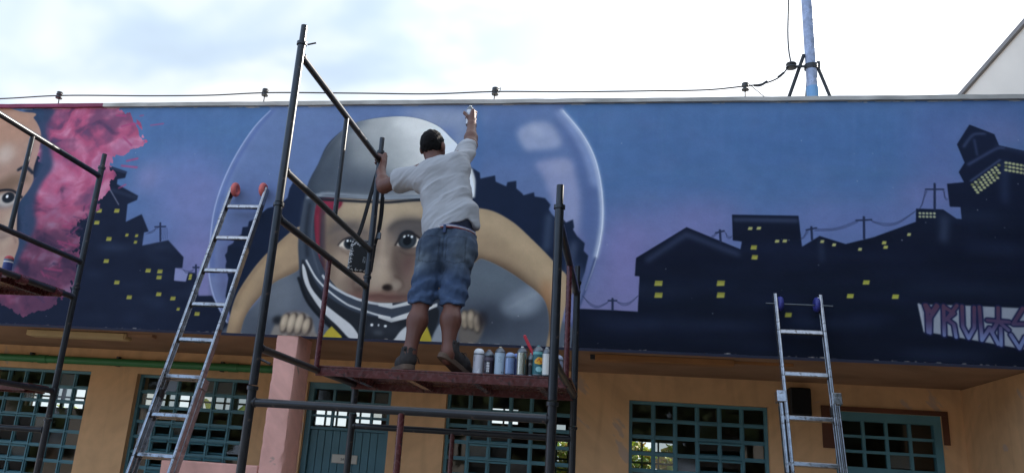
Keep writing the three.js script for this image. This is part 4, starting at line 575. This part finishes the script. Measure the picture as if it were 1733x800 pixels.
  { const p = hg.attributes.position, col = new Float32Array(p.count * 3); for (let i = 0; i < p.count; i++) { const [a, b, c] = local(p.getX(i), p.getY(i), p.getZ(i)), f = sstep(-0.02, -0.085, b + 0.012 * noise.noise(p.getX(i) * 90, p.getY(i) * 90, p.getZ(i) * 90) - 0.25 * Math.max(0, Math.abs(a) - 0.05)); col.set([lerp(0.006, 0.075, f), lerp(0.0052, 0.034, f), lerp(0.0055, 0.024, f)], 3 * i); } hg.setAttribute('color', new THREE.BufferAttribute(col, 3)); }
  part('hair', hg, matte({ vertexColors: true, roughness: 0.75, bumpMap: plasterBump, bumpScale: 0.003 }), man);
  // T-shirt: loose, creased, hem rising to the right
  const shirtMat = std({ map: tint([160, 160, 164], 0.06, 9, 8.4, 0.03), roughness: 0.95, bumpMap: plasterBump, bumpScale: 0.0008 });
  const lse = [-1.395, 3.535, 1.115], rse = [-0.921, 3.845, 0.985];
  const shirt0 = blend(0.09, cap([-0.995, 3.04, 1.325], [-1.105, 3.47, 1.215], 0.120, 0.1), cap([-0.875, 3.08, 1.31], [-0.955, 3.54, 1.20], 0.120, 0.098), cap([-1.17, 3.545, 1.205], [-0.965, 3.62, 1.19], 0.078, 0.076), cap([-1.10, 3.59, 1.185], [-1.07, 3.62, 1.17], 0.07));
  const sl = blend(0.04, cap([-1.17, 3.55, 1.205], lse, 0.078, 0.082), cap([-1.2, 3.5, 1.19], [lse[0], lse[1] - 0.03, lse[2]], 0.06, 0.062)), sr = cap([-0.955, 3.635, 1.19], rse, 0.078, 0.066);
  const plane = (p, n) => { const q = V(...n).normalize(); return (x, y, z) => (x - p[0]) * q.x + (y - p[1]) * q.y + (z - p[2]) * q.z; };
  const lcut = plane(lse, [lse[0] - P.lsh[0], lse[1] - P.lsh[1] - 0.02, lse[2] - P.lsh[2]]), rcut = plane(rse, [rse[0] - P.rsh[0], rse[1] - P.rsh[1], rse[2] - P.rsh[2]]), neckHole = cap([neckB[0], neckB[1] - 0.02, neckB[2] - 0.005], neckTop.toArray(), 0.068, 0.08);
  const crease = (x, y, z) => { const a = x * 0.66 - y * 0.75 + z * 0.2, b = x * 0.75 + y * 0.66, w = fbm(x * 4, y * 4, z * 4, 3) * 0.5, low = sstep(3.6, 3.35, y); let c = (0.010 * Math.pow(Math.abs(Math.sin(a * 24 + w * 5)), 0.6) - 0.006) * (0.35 + 0.55 * low); c += 0.0045 * Math.sin(a * 41 + b * 6 + w * 9) * low; c += 0.012 * noise.noise(x * 7, y * 5, z * 7); c += 0.011 * Math.abs(fbm(a * 15 + w, b * 3.2, z * 5, 3)) * (0.4 + 0.6 * low) + 0.006 * Math.abs(noise.noise(a * 34 + 3, b * 7, z * 9)); c += 0.004 * Math.sin(b * 40 + w * 7) * sstep(-1.1, -1.2, x) + 0.004 * Math.sin((x * 0.3 - y) * 46 + w * 6) * sstep(-1.02, -0.95, x) * sstep(3.45, 3.62, y); return c; };
  const shirtF = (x, y, z) => { let d = smin(shirt0(x, y, z), Math.max(sl(x, y, z), lcut(x, y, z)), 0.045); d = smin(d, Math.max(sr(x, y, z), rcut(x, y, z)), 0.045); d += crease(x, y, z); const hem = 3.045 + 0.48 * (x + 1.10) - 0.05 * sstep(-0.83, -0.77, x) + 0.006 * Math.sin(x * 60) + (z < 1.24 ? -0.05 : 0); d = Math.max(d, (hem - y) * 0.9); const flap = cap([-0.83, 3.26, 1.29], [-0.785, 3.165, 1.285], 0.07, 0.034)(x, y, z); d = smin(d, Math.max(flap, 3.145 - y), 0.05); return Math.max(d, -neckHole(x, y, z)); };
  part('shirt', surf(shirtF, [-1.50, 2.98, 0.90], [-0.70, 3.96, 1.50], 0.0068), shirtMat, man);
  const collar = new THREE.TorusGeometry(0.071, 0.007, 8, 32); collar.scale(1, 0.86, 1); collar.applyQuaternion(Q.setFromUnitVectors(V(0, 0, 1), V(-0.12, 0.9, -0.12).normalize())); collar.translate(-1.106, 3.648, 1.172); part('collar', collar, shirtMat, man);
  // denim shorts with faded seat, dark underwear and a striped waistband above
  const shorts0 = blend(0.035, blend(0.06, cap([-0.985, 3.045, 1.325], [-0.875, 3.05, 1.32], 0.104), cap([-1.035, 2.97, 1.34], [-1.066, 2.60, 1.448], 0.100, 0.082), ell([-1.035, 2.965, 1.385], [0.098, 0.12, 0.082])), blend(0.06, cap([-0.875, 3.05, 1.32], [-0.872, 2.99, 1.33], 0.104), cap([-0.866, 2.97, 1.337], [-0.866, 2.605, 1.443], 0.099, 0.082), ell([-0.868, 2.965, 1.382], [0.096, 0.12, 0.082])));
  const fold = (x, y, z) => 0.007 * Math.sin((y * 0.9 + (x + 0.955) * 0.7 * Math.sign(x + 0.955)) * 62 + 4 * fbm(x * 6, y * 6, z * 6, 3)) * (0.4 + 0.6 * sstep(2.98, 2.75, y)) + 0.010 * noise.noise(x * 11, y * 9, z * 11) + 0.009 * noise.noise(x * 30, y * 20, z * 26);
  const beltY = (x) => 3.112 + 0.012 * Math.cos((x + 0.94) * 12);
  const shortsF = (x, y, z) => { let d = shorts0(x, y, z) + fold(x, y, z); d = Math.max(d, y - beltY(x) + 0.022, 2.588 + 0.004 * Math.sin(x * 70) - y); return d; };
  const sg = surf(shortsF, [-1.22, 2.55, 1.15], [-0.70, 3.16, 1.56], 0.0075);
  {
    const p = sg.attributes.position, col = new Float32Array(p.count * 3);
    for (let i = 0; i < p.count; i++) { const x = p.getX(i), y = p.getY(i), z = p.getZ(i), n = fbm(x * 26, y * 26, z * 26, 4); const fade = 0.9 * Math.exp(-(((x + 1.10) / 0.06) ** 2 + ((y - 2.86) / 0.07) ** 2)) + 0.45 * Math.exp(-(((x + 0.82) / 0.08) ** 2 + ((y - 2.93) / 0.1) ** 2)) + 0.25 * sstep(2.95, 2.62, y) + 0.5 * Math.max(0, n);
      let r = lerp(0.05, 0.30, fade * 0.55), g = lerp(0.08, 0.36, fade * 0.55), b = lerp(0.14, 0.42, fade * 0.5); const low = sstep(2.9, 2.7, y); r = lerp(r, r * 0.62, low); g = lerp(g, g * 0.8, low); b = lerp(b, b * 1.12, low);
      const hem = y < 2.612 ? 1.35 : 1, seam = Math.abs(x + 0.953) < 0.005 && y > 2.9 ? 0.55 : 1, pocket = [-1.04, -0.868].some((c) => { const dx = Math.abs(x - c), dy = y - 2.955; return z > 1.36 && ((Math.abs(dx - 0.062) < 0.004 && Math.abs(dy) < 0.08) || (Math.abs(dy - 0.08) < 0.004 && dx < 0.062) || (Math.abs(dy + 0.08 + 0.02 - dx * 0.3) < 0.004 && dx < 0.062)); }) ? 0.6 : 1;
      const m = hem * seam * pocket * (0.62 + 0.5 * Math.max(0, fbm(x * 9, y * 14, z * 9, 4))); col[3 * i] = r * m; col[3 * i + 1] = g * m; col[3 * i + 2] = b * m; }
    sg.setAttribute('color', new THREE.BufferAttribute(col, 3));
  }
  part('shorts', sg, std({ vertexColors: true, roughness: 0.92, bumpMap: noiseTex(128, grey((u, v) => 128 + 60 * Math.sin((u + v) * 6.2832 * 24) + 50 * torus(u, v, 12, 2.2, 3)), false, 12), bumpScale: 0.0006 }), man);
  part('belt_loop', [rbox(-0.962, 3.065, 1.432, -0.944, 3.118, 1.446, 0.003)], std({ color: 0x3a4868, roughness: 0.9 }), man);
  const waist = (r, y0, y1, k = 1) => surf((x, y, z) => Math.max(blend(0.05, cap([-0.985, 3.06, 1.325], [-0.985, 3.2, 1.31], r), cap([-0.872, 3.06, 1.32], [-0.872, 3.2, 1.305], r), cap([-0.93, 3.06, 1.34], [-0.93, 3.2, 1.32], r))(x, y, z), y - beltY(x) - y1, beltY(x) + y0 - y), [-1.2, 3.03, 1.17], [-0.71, 3.24, 1.48], 0.005);
  part('waistband', waist(0.102, -0.022, -0.014), std({ color: 0x8d4a50, roughness: 0.9 }), man); part('waistband', waist(0.103, -0.014, -0.006), std({ color: 0xc6c6cc, roughness: 0.9 }), man); part('waistband', waist(0.1015, -0.006, 0.001), std({ color: 0x6a6a90, roughness: 0.9 }), man);
  part('underwear', waist(0.076, 0.0, 0.07), std({ color: 0x161c30, roughness: 0.9 }), man);
  // shoes
  const shoeMat = std({ map: tint([44, 40, 40], 0.2, 9, 3.6, 0.2), roughness: 0.85 }), soleMat = std({ map: tint([92, 74, 62], 0.2, 9, 1.6, 0.2), roughness: 0.85 });
  function shoe(pos, yaw, pitch, rollZ) {
    const up = blend(0.03, cap([0, 0.052, 0], [0.13, 0.048, 0.004], 0.041, 0.042), cap([0.13, 0.046, 0.004], [0.195, 0.036, 0.006], 0.042, 0.034), cap([0.012, 0.06, 0], [0.002, 0.108, 0], 0.039, 0.041));
    const hole = cap([0.0, 0.09, 0], [-0.004, 0.16, 0], 0.034, 0.036), f = (x, y, z) => Math.max(up(x, y, z) + 0.002 * noise.noise(x * 50, y * 50, z * 50), 0.02 - y, y - 0.122, -hole(x, y, z));
    const root = sub('shoe', man), g = surf(f, [-0.07, 0, -0.07], [0.25, 0.14, 0.07], 0.0055);
    const s = new THREE.Shape(); s.moveTo(-0.045, 0); s.bezierCurveTo(-0.05, 0.045, 0.03, 0.036, 0.09, 0.042); s.bezierCurveTo(0.17, 0.06, 0.235, 0.045, 0.236, 0.004); s.bezierCurveTo(0.235, -0.035, 0.16, -0.052, 0.09, -0.04); s.bezierCurveTo(0.03, -0.036, -0.05, -0.045, -0.045, 0);
    const so = new THREE.ExtrudeGeometry(s, { depth: 0.02, bevelEnabled: true, bevelSize: 0.004, bevelThickness: 0.004, bevelSegments: 2, curveSegments: 16 }); so.rotateX(-Math.PI / 2); so.translate(0, 0.004, 0);
    part('upper', g, shoeMat, root); part('sole', metricUV(so), soleMat, root); parts('lace', [cable([[0.085, 0.088, -0.02], [0.09, 0.096, 0], [0.085, 0.09, 0.03], [0.075, 0.06, 0.062]], 0.0028, 6), cable([[0.10, 0.082, 0.022], [0.095, 0.094, 0], [0.10, 0.084, -0.024]], 0.0028, 6), cable([[0.09, 0.09, 0.01], [0.07, 0.085, 0.06], [0.06, 0.05, 0.075]], 0.0022, 6)], std({ color: 0x1b1a1c, roughness: 0.9 }), root);
    root.rotation.order = 'YZX'; root.rotation.set(rollZ, yaw, pitch); root.position.set(...pos); root.scale.setScalar(1.14); return root;
  }
  shoe([-1.088, DECK + 0.001, 1.553], Math.PI / 2 + 0.45, 0, 0); shoe([-0.868, DECK + 0.07, 1.535], Math.PI / 2 - 0.45, -0.33, 0.14);
}
// ---------------------------------------------------------------- spray cans, brush, bag
function canTex(base, draw) { const [c, g] = canvas(256, 256); g.fillStyle = base; g.fillRect(0, 0, 256, 256); if (draw) draw(g); return std({ map: ctex(c), roughness: 0.38, metalness: 0.05 }); }
function sprayCan(name, label, pos, h, r, mat, capKind, capMat, lean = [0, 0], turn = 0) {
  const t = thing(name, label, 'spray can', pos, name === 'spray_can' ? 'spray cans along the work platform' : undefined);
  const hb = h * (capKind === 'cap' ? 0.78 : 0.84);
  part('base_rim', lathe([[r * 0.2, 0.004], [r * 0.9, 0.004], [r * 0.97, 0], [r * 1.02, 0.003], [r * 1.02, 0.007], [r, 0.009]], 28), M.steel, t);
  part('cylinder', lathe([[r, 0.008], [r, hb]], 32), mat, t);
  part('shoulder', lathe([[r * 1.025, hb - 0.003], [r * 1.025, hb + 0.003], [r * 0.98, hb + 0.006], [r * 0.75, hb + 0.02], [r * 0.46, hb + 0.026], [r * 0.44, hb + 0.03], [0.001, hb + 0.03]], 28), M.steel, t);
  if (capKind === 'cap') part('cap', lathe([[r * 0.99, hb + 0.004], [r * 1.0, hb + 0.012], [r * 0.95, h - r * 0.55], [r * 0.74, h - r * 0.2], [r * 0.4, h - 0.001], [0.001, h]], 28), capMat, t);
  else if (capKind === 'nozzle') part('nozzle', lathe([[0.004, hb + 0.028], [0.004, hb + 0.034], [0.009, hb + 0.036], [0.009, h - 0.002], [0.007, h], [0.001, h]], 16), capMat, t);
  t.rotation.set(lean[0], turn - 1.57, lean[1]); return t;
}
{
  const plas = (c, r = 0.45) => std({ color: c, roughness: r }); const D = DECK + 0.001;
  const marks = (g, x, y, w, h, col, n) => { g.fillStyle = col; for (let i = 0; i < n; i++) for (let j = 0; j < 4; j++) if (rnd() > 0.2) g.fillRect(x + w * j / 4 + rr(0, 2), y + h * i / n, w / 4 * rr(0.4, 0.85), h / n * 0.5); };
  const ring4 = (g, fn) => { for (const ox of [0, 128]) { g.save(); g.translate(ox, 0); fn(g); g.restore(); } };
  sprayCan('spray_can', 'white spray can with white domed cap, leftmost on the platform', [-0.681, D, 1.425], 0.168, 0.0325, canTex('#c9c9d2', (g) => ring4(g, (q) => { q.fillStyle = '#6d6d78'; q.fillRect(10, 30, 4, 60); q.fillStyle = '#e6e6ea'; q.beginPath(); q.moveTo(30, 256); q.lineTo(56, 170); q.lineTo(62, 256); q.fill(); q.strokeStyle = '#44444e'; q.lineWidth = 2; q.beginPath(); q.arc(90, 40, 14, 0, 6); q.stroke(); marks(q, 88, 80, 30, 90, '#8a8a96', 9); })), 'cap', plas(0xdcdce0), [0, -0.03], 0.6);
  sprayCan('spray_can', 'dark plum spray can with a vertical band of white print', [-0.612, D, 1.455], 0.147, 0.030, canTex('#2b2630', (g) => ring4(g, (q) => { q.fillStyle = '#e6e4e4'; for (let i = 0; i < 4; i++) { q.fillRect(46, 96 + i * 34, 22, 26); q.fillStyle = '#2b2630'; q.fillRect(52, 102 + i * 34, 10, 5); q.fillRect(52, 112 + i * 34, 10, 4); q.fillStyle = '#e6e4e4'; } marks(q, 20, 100, 16, 110, '#9a949c', 9); q.fillStyle = '#544a58'; q.fillRect(0, 30, 128, 40); })), 'nozzle', plas(0x8d7f86), [0, 0], 0.2);
  sprayCan('spray_can', 'black spray can tucked behind the dark plum can', [-0.575, D, 1.385], 0.145, 0.028, canTex('#1b1a20'), 'nozzle', plas(0x222226));
  sprayCan('spray_can', 'pale blue-grey spray can with a beige top', [-0.541, D, 1.483], 0.166, 0.031, canTex('#a9bac8', (g) => ring4(g, (q) => { marks(q, 10, 50, 34, 70, '#6f8496', 8); marks(q, 66, 40, 50, 160, '#8fa3b4', 16); q.fillStyle = '#3a4656'; q.fillRect(40, 226, 12, 10); q.fillRect(58, 226, 12, 10); })), 'nozzle', plas(0xc9b48c), [0, 0], 1.1);
  sprayCan('spray_can', 'short steel-blue spray can between the pale blue and the silver can', [-0.477, D, 1.50], 0.142, 0.028, canTex('#7489b0', (g) => ring4(g, (q) => { q.fillStyle = '#93a6c8'; q.fillRect(20, 20, 30, 236); marks(q, 70, 60, 40, 120, '#55688e', 10); q.fillStyle = '#28324c'; q.fillRect(0, 240, 128, 16); })), 'cap', plas(0x8fa2c6));
  sprayCan('spray_can', 'dark blue spray can half hidden behind the silver can', [-0.443, D, 1.465], 0.142, 0.028, canTex('#27366e', (g) => ring4(g, (q) => { q.fillStyle = '#8e9cc8'; q.fillRect(10, 120, 40, 60); q.fillRect(70, 180, 40, 50); })), 'cap', plas(0x5f76b4));
  sprayCan('spray_can', 'silver spray can with a bare metal shoulder', [-0.402, D, 1.537], 0.165, 0.031, std({ color: 0xb9b2a4, roughness: 0.24, metalness: 0.9, bumpMap: plasterBump, bumpScale: 0.0008 }), 'nozzle', plas(0xd6d2ca, 0.3));
  sprayCan('spray_can', 'small black spray can between the silver and the teal can', [-0.348, D, 1.525], 0.122, 0.024, canTex('#16181c', (g) => ring4(g, (q) => { marks(q, 40, 70, 40, 40, '#b8b8bc', 3); })), 'nozzle', plas(0xb9b9bc));
  sprayCan('spray_can', 'teal spray can with a yellow and orange badge', [-0.303, D, 1.573], 0.17, 0.0325, canTex('#1f5a62', (g) => ring4(g, (q) => { q.fillStyle = '#6aa6a8'; q.fillRect(0, 6, 128, 30); q.fillStyle = '#d8a12c'; q.beginPath(); q.moveTo(20, 110); q.lineTo(50, 66); q.lineTo(104, 74); q.lineTo(110, 118); q.lineTo(64, 150); q.lineTo(26, 138); q.fill(); q.strokeStyle = '#b4482a'; q.lineWidth = 7; q.beginPath(); q.moveTo(40, 120); q.lineTo(60, 84); q.lineTo(74, 128); q.lineTo(94, 88); q.stroke(); q.fillStyle = '#8fc0c4'; q.beginPath(); q.ellipse(60, 200, 26, 30, 0, 0, 7); q.fill(); })), 'nozzle', plas(0x3f7f84), [0, 0], 0.4);
  sprayCan('spray_can', 'white spray can with a small dark mark, beside the right post', [-0.253, D, 1.592 - 0.01], 0.158, 0.026, canTex('#d2d0cc', (g) => ring4(g, (q) => { q.fillStyle = '#33323a'; q.beginPath(); q.moveTo(50, 66); q.lineTo(62, 40); q.lineTo(66, 72); q.fill(); })), 'nozzle', plas(0xb8b6b2), [0, 0], 0.9);
  sprayCan('spray_can', 'grey-blue spray can seen between the two right posts', [-0.195, D, 1.42], 0.15, 0.029, canTex('#8d96ac', (g) => ring4(g, (q) => { marks(q, 20, 60, 60, 120, '#5a6276', 8); })), 'cap', plas(0x9aa4ba));
  sprayCan('held_spray_can', 'white spray can in the raised right hand of the man', [-0.982, 4.128, 0.728], 0.15, 0.0265, canTex('#d8d8dc', (g) => ring4(g, (q) => { marks(q, 20, 60, 60, 120, '#8a8a94', 8); })), 'nozzle', plas(0xf0f0f0));
  sprayCan('left_spray_can', 'blue spray can with a red cap on the left scaffold', [-4.075, 2.692, 1.40], 0.155, 0.031, canTex('#2c3a78', (g) => ring4(g, (q) => { q.fillStyle = '#d6d4d8'; q.fillRect(0, 20, 128, 22); q.fillRect(0, 236, 128, 20); })), 'cap', plas(0xa8383c)).name = numbered('spray_can');
  const b = thing('paint_stick', 'red paint stick poking up from behind the teal spray can', 'paint stick'); const g = new THREE.CapsuleGeometry(0.0095, 0.115, 6, 14); g.applyQuaternion(Q.setFromUnitVectors(V(0, 1, 0), V(-0.46, 0.88, 0.02).normalize())); g.translate(-0.366, 2.352, 1.53); part('handle', g, plas(0xb02438, 0.5), b); part('tip', [rod([-0.334, 2.292, 1.53], [-0.312, 2.25, 1.53], 0.008, 0.006, 12), rod([-0.312, 2.25, 1.53], [-0.27, 2.167, 1.53], 0.005, 0.005, 10)], M.steel, b);
}
{
  const bag = thing('shoulder_bag', 'small black shoulder bag with white squiggle trim hanging on the scaffold post', 'bag');
  const [c, g] = canvas(256, 320); g.fillStyle = '#101216'; g.fillRect(0, 0, 256, 320); g.strokeStyle = '#c9c9ca'; g.lineWidth = 3; g.lineCap = 'round';
  const squig = (x, y) => { g.beginPath(); g.moveTo(x, y); g.bezierCurveTo(x + rr(-14, 14), y + rr(-14, 14), x + rr(-18, 18), y + rr(-12, 12), x + rr(-20, 20), y + rr(-16, 16)); g.stroke(); };
  for (let i = 0; i < 70; i++) squig(rr(4, 252), rr(4, 60)); for (let i = 0; i < 60; i++) squig(rr(0, 34), rr(50, 316)); for (let i = 0; i < 30; i++) squig(rr(30, 250), rr(300, 316));
  g.fillStyle = '#6f7276'; for (const [a, b, w, h] of [[150, 170, 26, 10], [150, 186, 10, 40], [166, 190, 26, 8], [184, 170, 12, 30], [166, 206, 12, 24], [182, 210, 24, 8], [186, 224, 20, 8]]) g.fillRect(a, b, w, h);
  const pm = std({ map: ctex(c), roughness: 0.85 }), G = new RoundedBoxGeometry(0.185, 0.235, 0.055, 4, 0.02), p = G.attributes.position, uv = G.attributes.uv; for (let i = 0; i < p.count; i++) { uv.setXY(i, p.getX(i) / 0.185 + 0.5, p.getY(i) / 0.235 + 0.5); const n = noise.noise(p.getX(i) * 16, p.getY(i) * 16, 2.2) * 0.006; p.setZ(i, p.getZ(i) + n); } G.computeVertexNormals();
  const pouch = part('pouch', G, pm, bag); pouch.position.set(-1.70, 3.065, 0.775); pouch.rotation.z = -0.05; pouch.rotation.y = 0.12;
  part('zip', [rod([-1.775, 3.185, 0.80], [-1.63, 3.178, 0.80], 0.004, 0.004, 6)], M.steel, bag);
  const ribbon = (pts, w, th) => { const s = new THREE.Shape(); s.moveTo(-w / 2, -th / 2); s.lineTo(w / 2, -th / 2); s.lineTo(w / 2, th / 2); s.lineTo(-w / 2, th / 2); s.closePath(); return new THREE.ExtrudeGeometry(s, { steps: 40, bevelEnabled: false, extrudePath: new THREE.CatmullRomCurve3(pts.map((q) => V(...q))) }); };
  const web = std({ color: 0x111318, roughness: 0.85 });
  part('strap', ribbon([[-1.775, 3.15, 0.785], [-1.735, 3.24, 0.79], [-1.68, 3.52, 0.795], [-1.636, 3.76, 0.80], [-1.62, 3.838, 0.80], [-1.60, 3.81, 0.795], [-1.592, 3.7, 0.79], [-1.588, 3.45, 0.785], [-1.59, 3.28, 0.78], [-1.61, 3.16, 0.775]], 0.022, 0.022), web, bag);
  part('strap', ribbon([[-1.585, 3.52, 0.79], [-1.582, 3.40, 0.785], [-1.59, 3.27, 0.78]], 0.03, 0.006), web, bag); part('buckle', [rbox(-1.602, 3.20, 0.765, -1.572, 3.25, 0.79, 0.004)], M.steel, bag);
}
// ---------------------------------------------------------------- trees of the school yard, beside and behind the camera
{
  const leaf = std({ color: new THREE.Color(0.045, 0.065, 0.028), roughness: 0.85, side: THREE.DoubleSide }), bark = std({ map: tint([92, 80, 70], 0.3, 9, 3.3, 0.3), roughness: 0.95 }), quad = new THREE.PlaneGeometry(0.34, 0.2);
  function tree(x, z, h, r, label, group) {
    const t = thing('yard_tree', label, 'tree', [x, GROUND, z], group), tips = [];
    part('trunk', rod([0, 0, 0], [rr(-0.2, 0.2), h * 0.45, 0], 0.2, 0.12, 12), bark, t);
    for (let k = 0; k < 6; k++) { const a = k * 1.05 + rr(-0.3, 0.3), e = [Math.cos(a) * r * 0.55, h * rr(0.55, 0.8), Math.sin(a) * r * 0.55]; tips.push(e); part('limb', rod([0, h * 0.38, 0], e, 0.07, 0.025, 8), bark, t); }
    const N = 4200, im = new THREE.InstancedMesh(quad, leaf, N), m = new THREE.Matrix4(), e = new THREE.Euler(), c = new THREE.Color(); let i = 0;
    while (i < N) { const u = rr(-1, 1), v = rr(-1, 1), w = rr(-1, 1), q = u * u + v * v + w * w, n = fbm(u * 2.2 + x, v * 2.2, w * 2.2 + z, 3); if (q > 0.95 + 0.8 * n || q < 0.12) continue; m.compose(V(u * r, h * 0.58 + v * h * 0.44, w * r), Q.setFromEuler(e.set(rr(-1.3, 1.3), rr(0, 6.3), rr(-1, 1))), V(1, 1, 1).multiplyScalar(rr(0.7, 1.6))); im.setMatrixAt(i, m); const k = rr(0.6, 1.4); im.setColorAt(i, c.setRGB(k, k * rr(0.9, 1.15), k * 0.9)); i++; }
    im.name = 'crown'; im.userData.kind = 'stuff'; shade(im); t.add(im);
  }
  for (const [x, z, h] of [[5.2, 2.4, 6.6], [5.9, 6.2, 7.4], [5.6, 10.2, 7.0], [8.6, 4.4, 8.2], [9.2, 9, 8.4], [10, 13.5, 8]]) tree(x, z, h, x > 8 ? 2.6 : 2.1, 'dense dark tree in the ' + (x > 8 ? 'rear' : 'front') + ' row on the right, ' + (z < 5 ? 'nearest the school' : z < 9.5 && x !== 5.6 ? 'middle of the row' : 'farthest from the school'), 'trees along the right of the yard');
  for (const [x, z, h] of [[-24, 21, 8], [-16, 23, 8.5], [-8, 24, 8], [-1.5, 22, 7], [4.5, 24, 8.5], [10.5, 21, 8]]) tree(x, z, h, 3.6, 'broad dark tree across the yard, ' + ({ '-24': 'farthest left', '-16': 'second from the left', '-8': 'third from the left', '-1.5': 'facing the painted child', 4.5: 'facing the painted houses', 10.5: 'farthest right' })[x], 'trees across the yard');
}
// ---------------------------------------------------------------- greenery behind the far windows
{
  const leafMat = new THREE.MeshPhysicalMaterial({ color: new THREE.Color(0.20, 0.25, 0.06), roughness: 0.9, transmission: 0.35, thickness: 0, side: THREE.DoubleSide });
  const hedge = thing('hedge', 'yellow-green hedge seen through the windows right of the scaffold', 'hedge', [0, GROUND, 0]);
  parts('stem', Array.from({ length: 14 }, (_, i) => rod([-3 + i * 0.5, 0, -9.2], [-3 + i * 0.5 + rr(-0.2, 0.2), 2.1, -9.2 + rr(-0.2, 0.2)], 0.03, 0.012, 8)), M.brown, hedge);
  const q = new THREE.PlaneGeometry(0.13, 0.06), N = 20000, im = new THREE.InstancedMesh(q, leafMat, N), m = new THREE.Matrix4(), e = new THREE.Euler(), c = new THREE.Color();
  for (let i = 0; i < N; i++) { const X = rr(-3.6, 3.8), yy = rr(0.05, 2.55 + 0.3 * noise.noise(X * 1.7, 1, 2)), Z = -9.2 + rr(-0.55, 0.55); m.compose(V(X, yy, Z), Q.setFromEuler(e.set(rr(-1.6, 1.6), rr(0, 6.28), rr(-1, 1))), V(1, 1, 1).multiplyScalar(rr(0.6, 1.4))); im.setMatrixAt(i, m); im.setColorAt(i, c.setRGB(rr(0.7, 1.9), rr(0.7, 1.6), rr(0.4, 1.1))); }
  im.name = 'foliage'; im.userData.kind = 'stuff'; shade(im); hedge.add(im);
  const ban = (px, pz, label) => {
    const t = thing('banana_plant', label, 'plant', [px, GROUND, pz], 'banana plants behind the far windows'); part('trunk', rod([0, 0, 0], [0.05, 1.9, 0], 0.09, 0.06, 14), std({ color: 0x5c6a34, roughness: 0.8 }), t);
    for (let k = 0; k < 9; k++) { const g = new THREE.PlaneGeometry(0.34, 1.5, 4, 12), p = g.attributes.position; for (let i = 0; i < p.count; i++) { const v = p.getY(i) / 1.5 + 0.5, u = p.getX(i); const w = Math.sin(Math.PI * clamp(v * 0.92 + 0.06)) ** 0.6; p.setXYZ(i, u * w, v * 1.1, 0.75 * v * v * 0.9 + Math.abs(u) * 0.3); } g.computeVertexNormals(); const l = part('leaf', g, leafMat, t); l.position.set(0.05, 1.75, 0); l.rotation.set(rr(0.1, 0.6), k * 0.7 + rr(-0.2, 0.2), 0, 'YXZ'); }
  };
  ban(-7.0, -8.6, 'green banana plant seen through the window behind the tall ladder'); ban(-9.6, -8.9, 'green banana plant seen through the leftmost window'); ban(-4.9, -8.7, 'green banana plant seen through the panes above the door');
}
renderer.render(scene, camera);
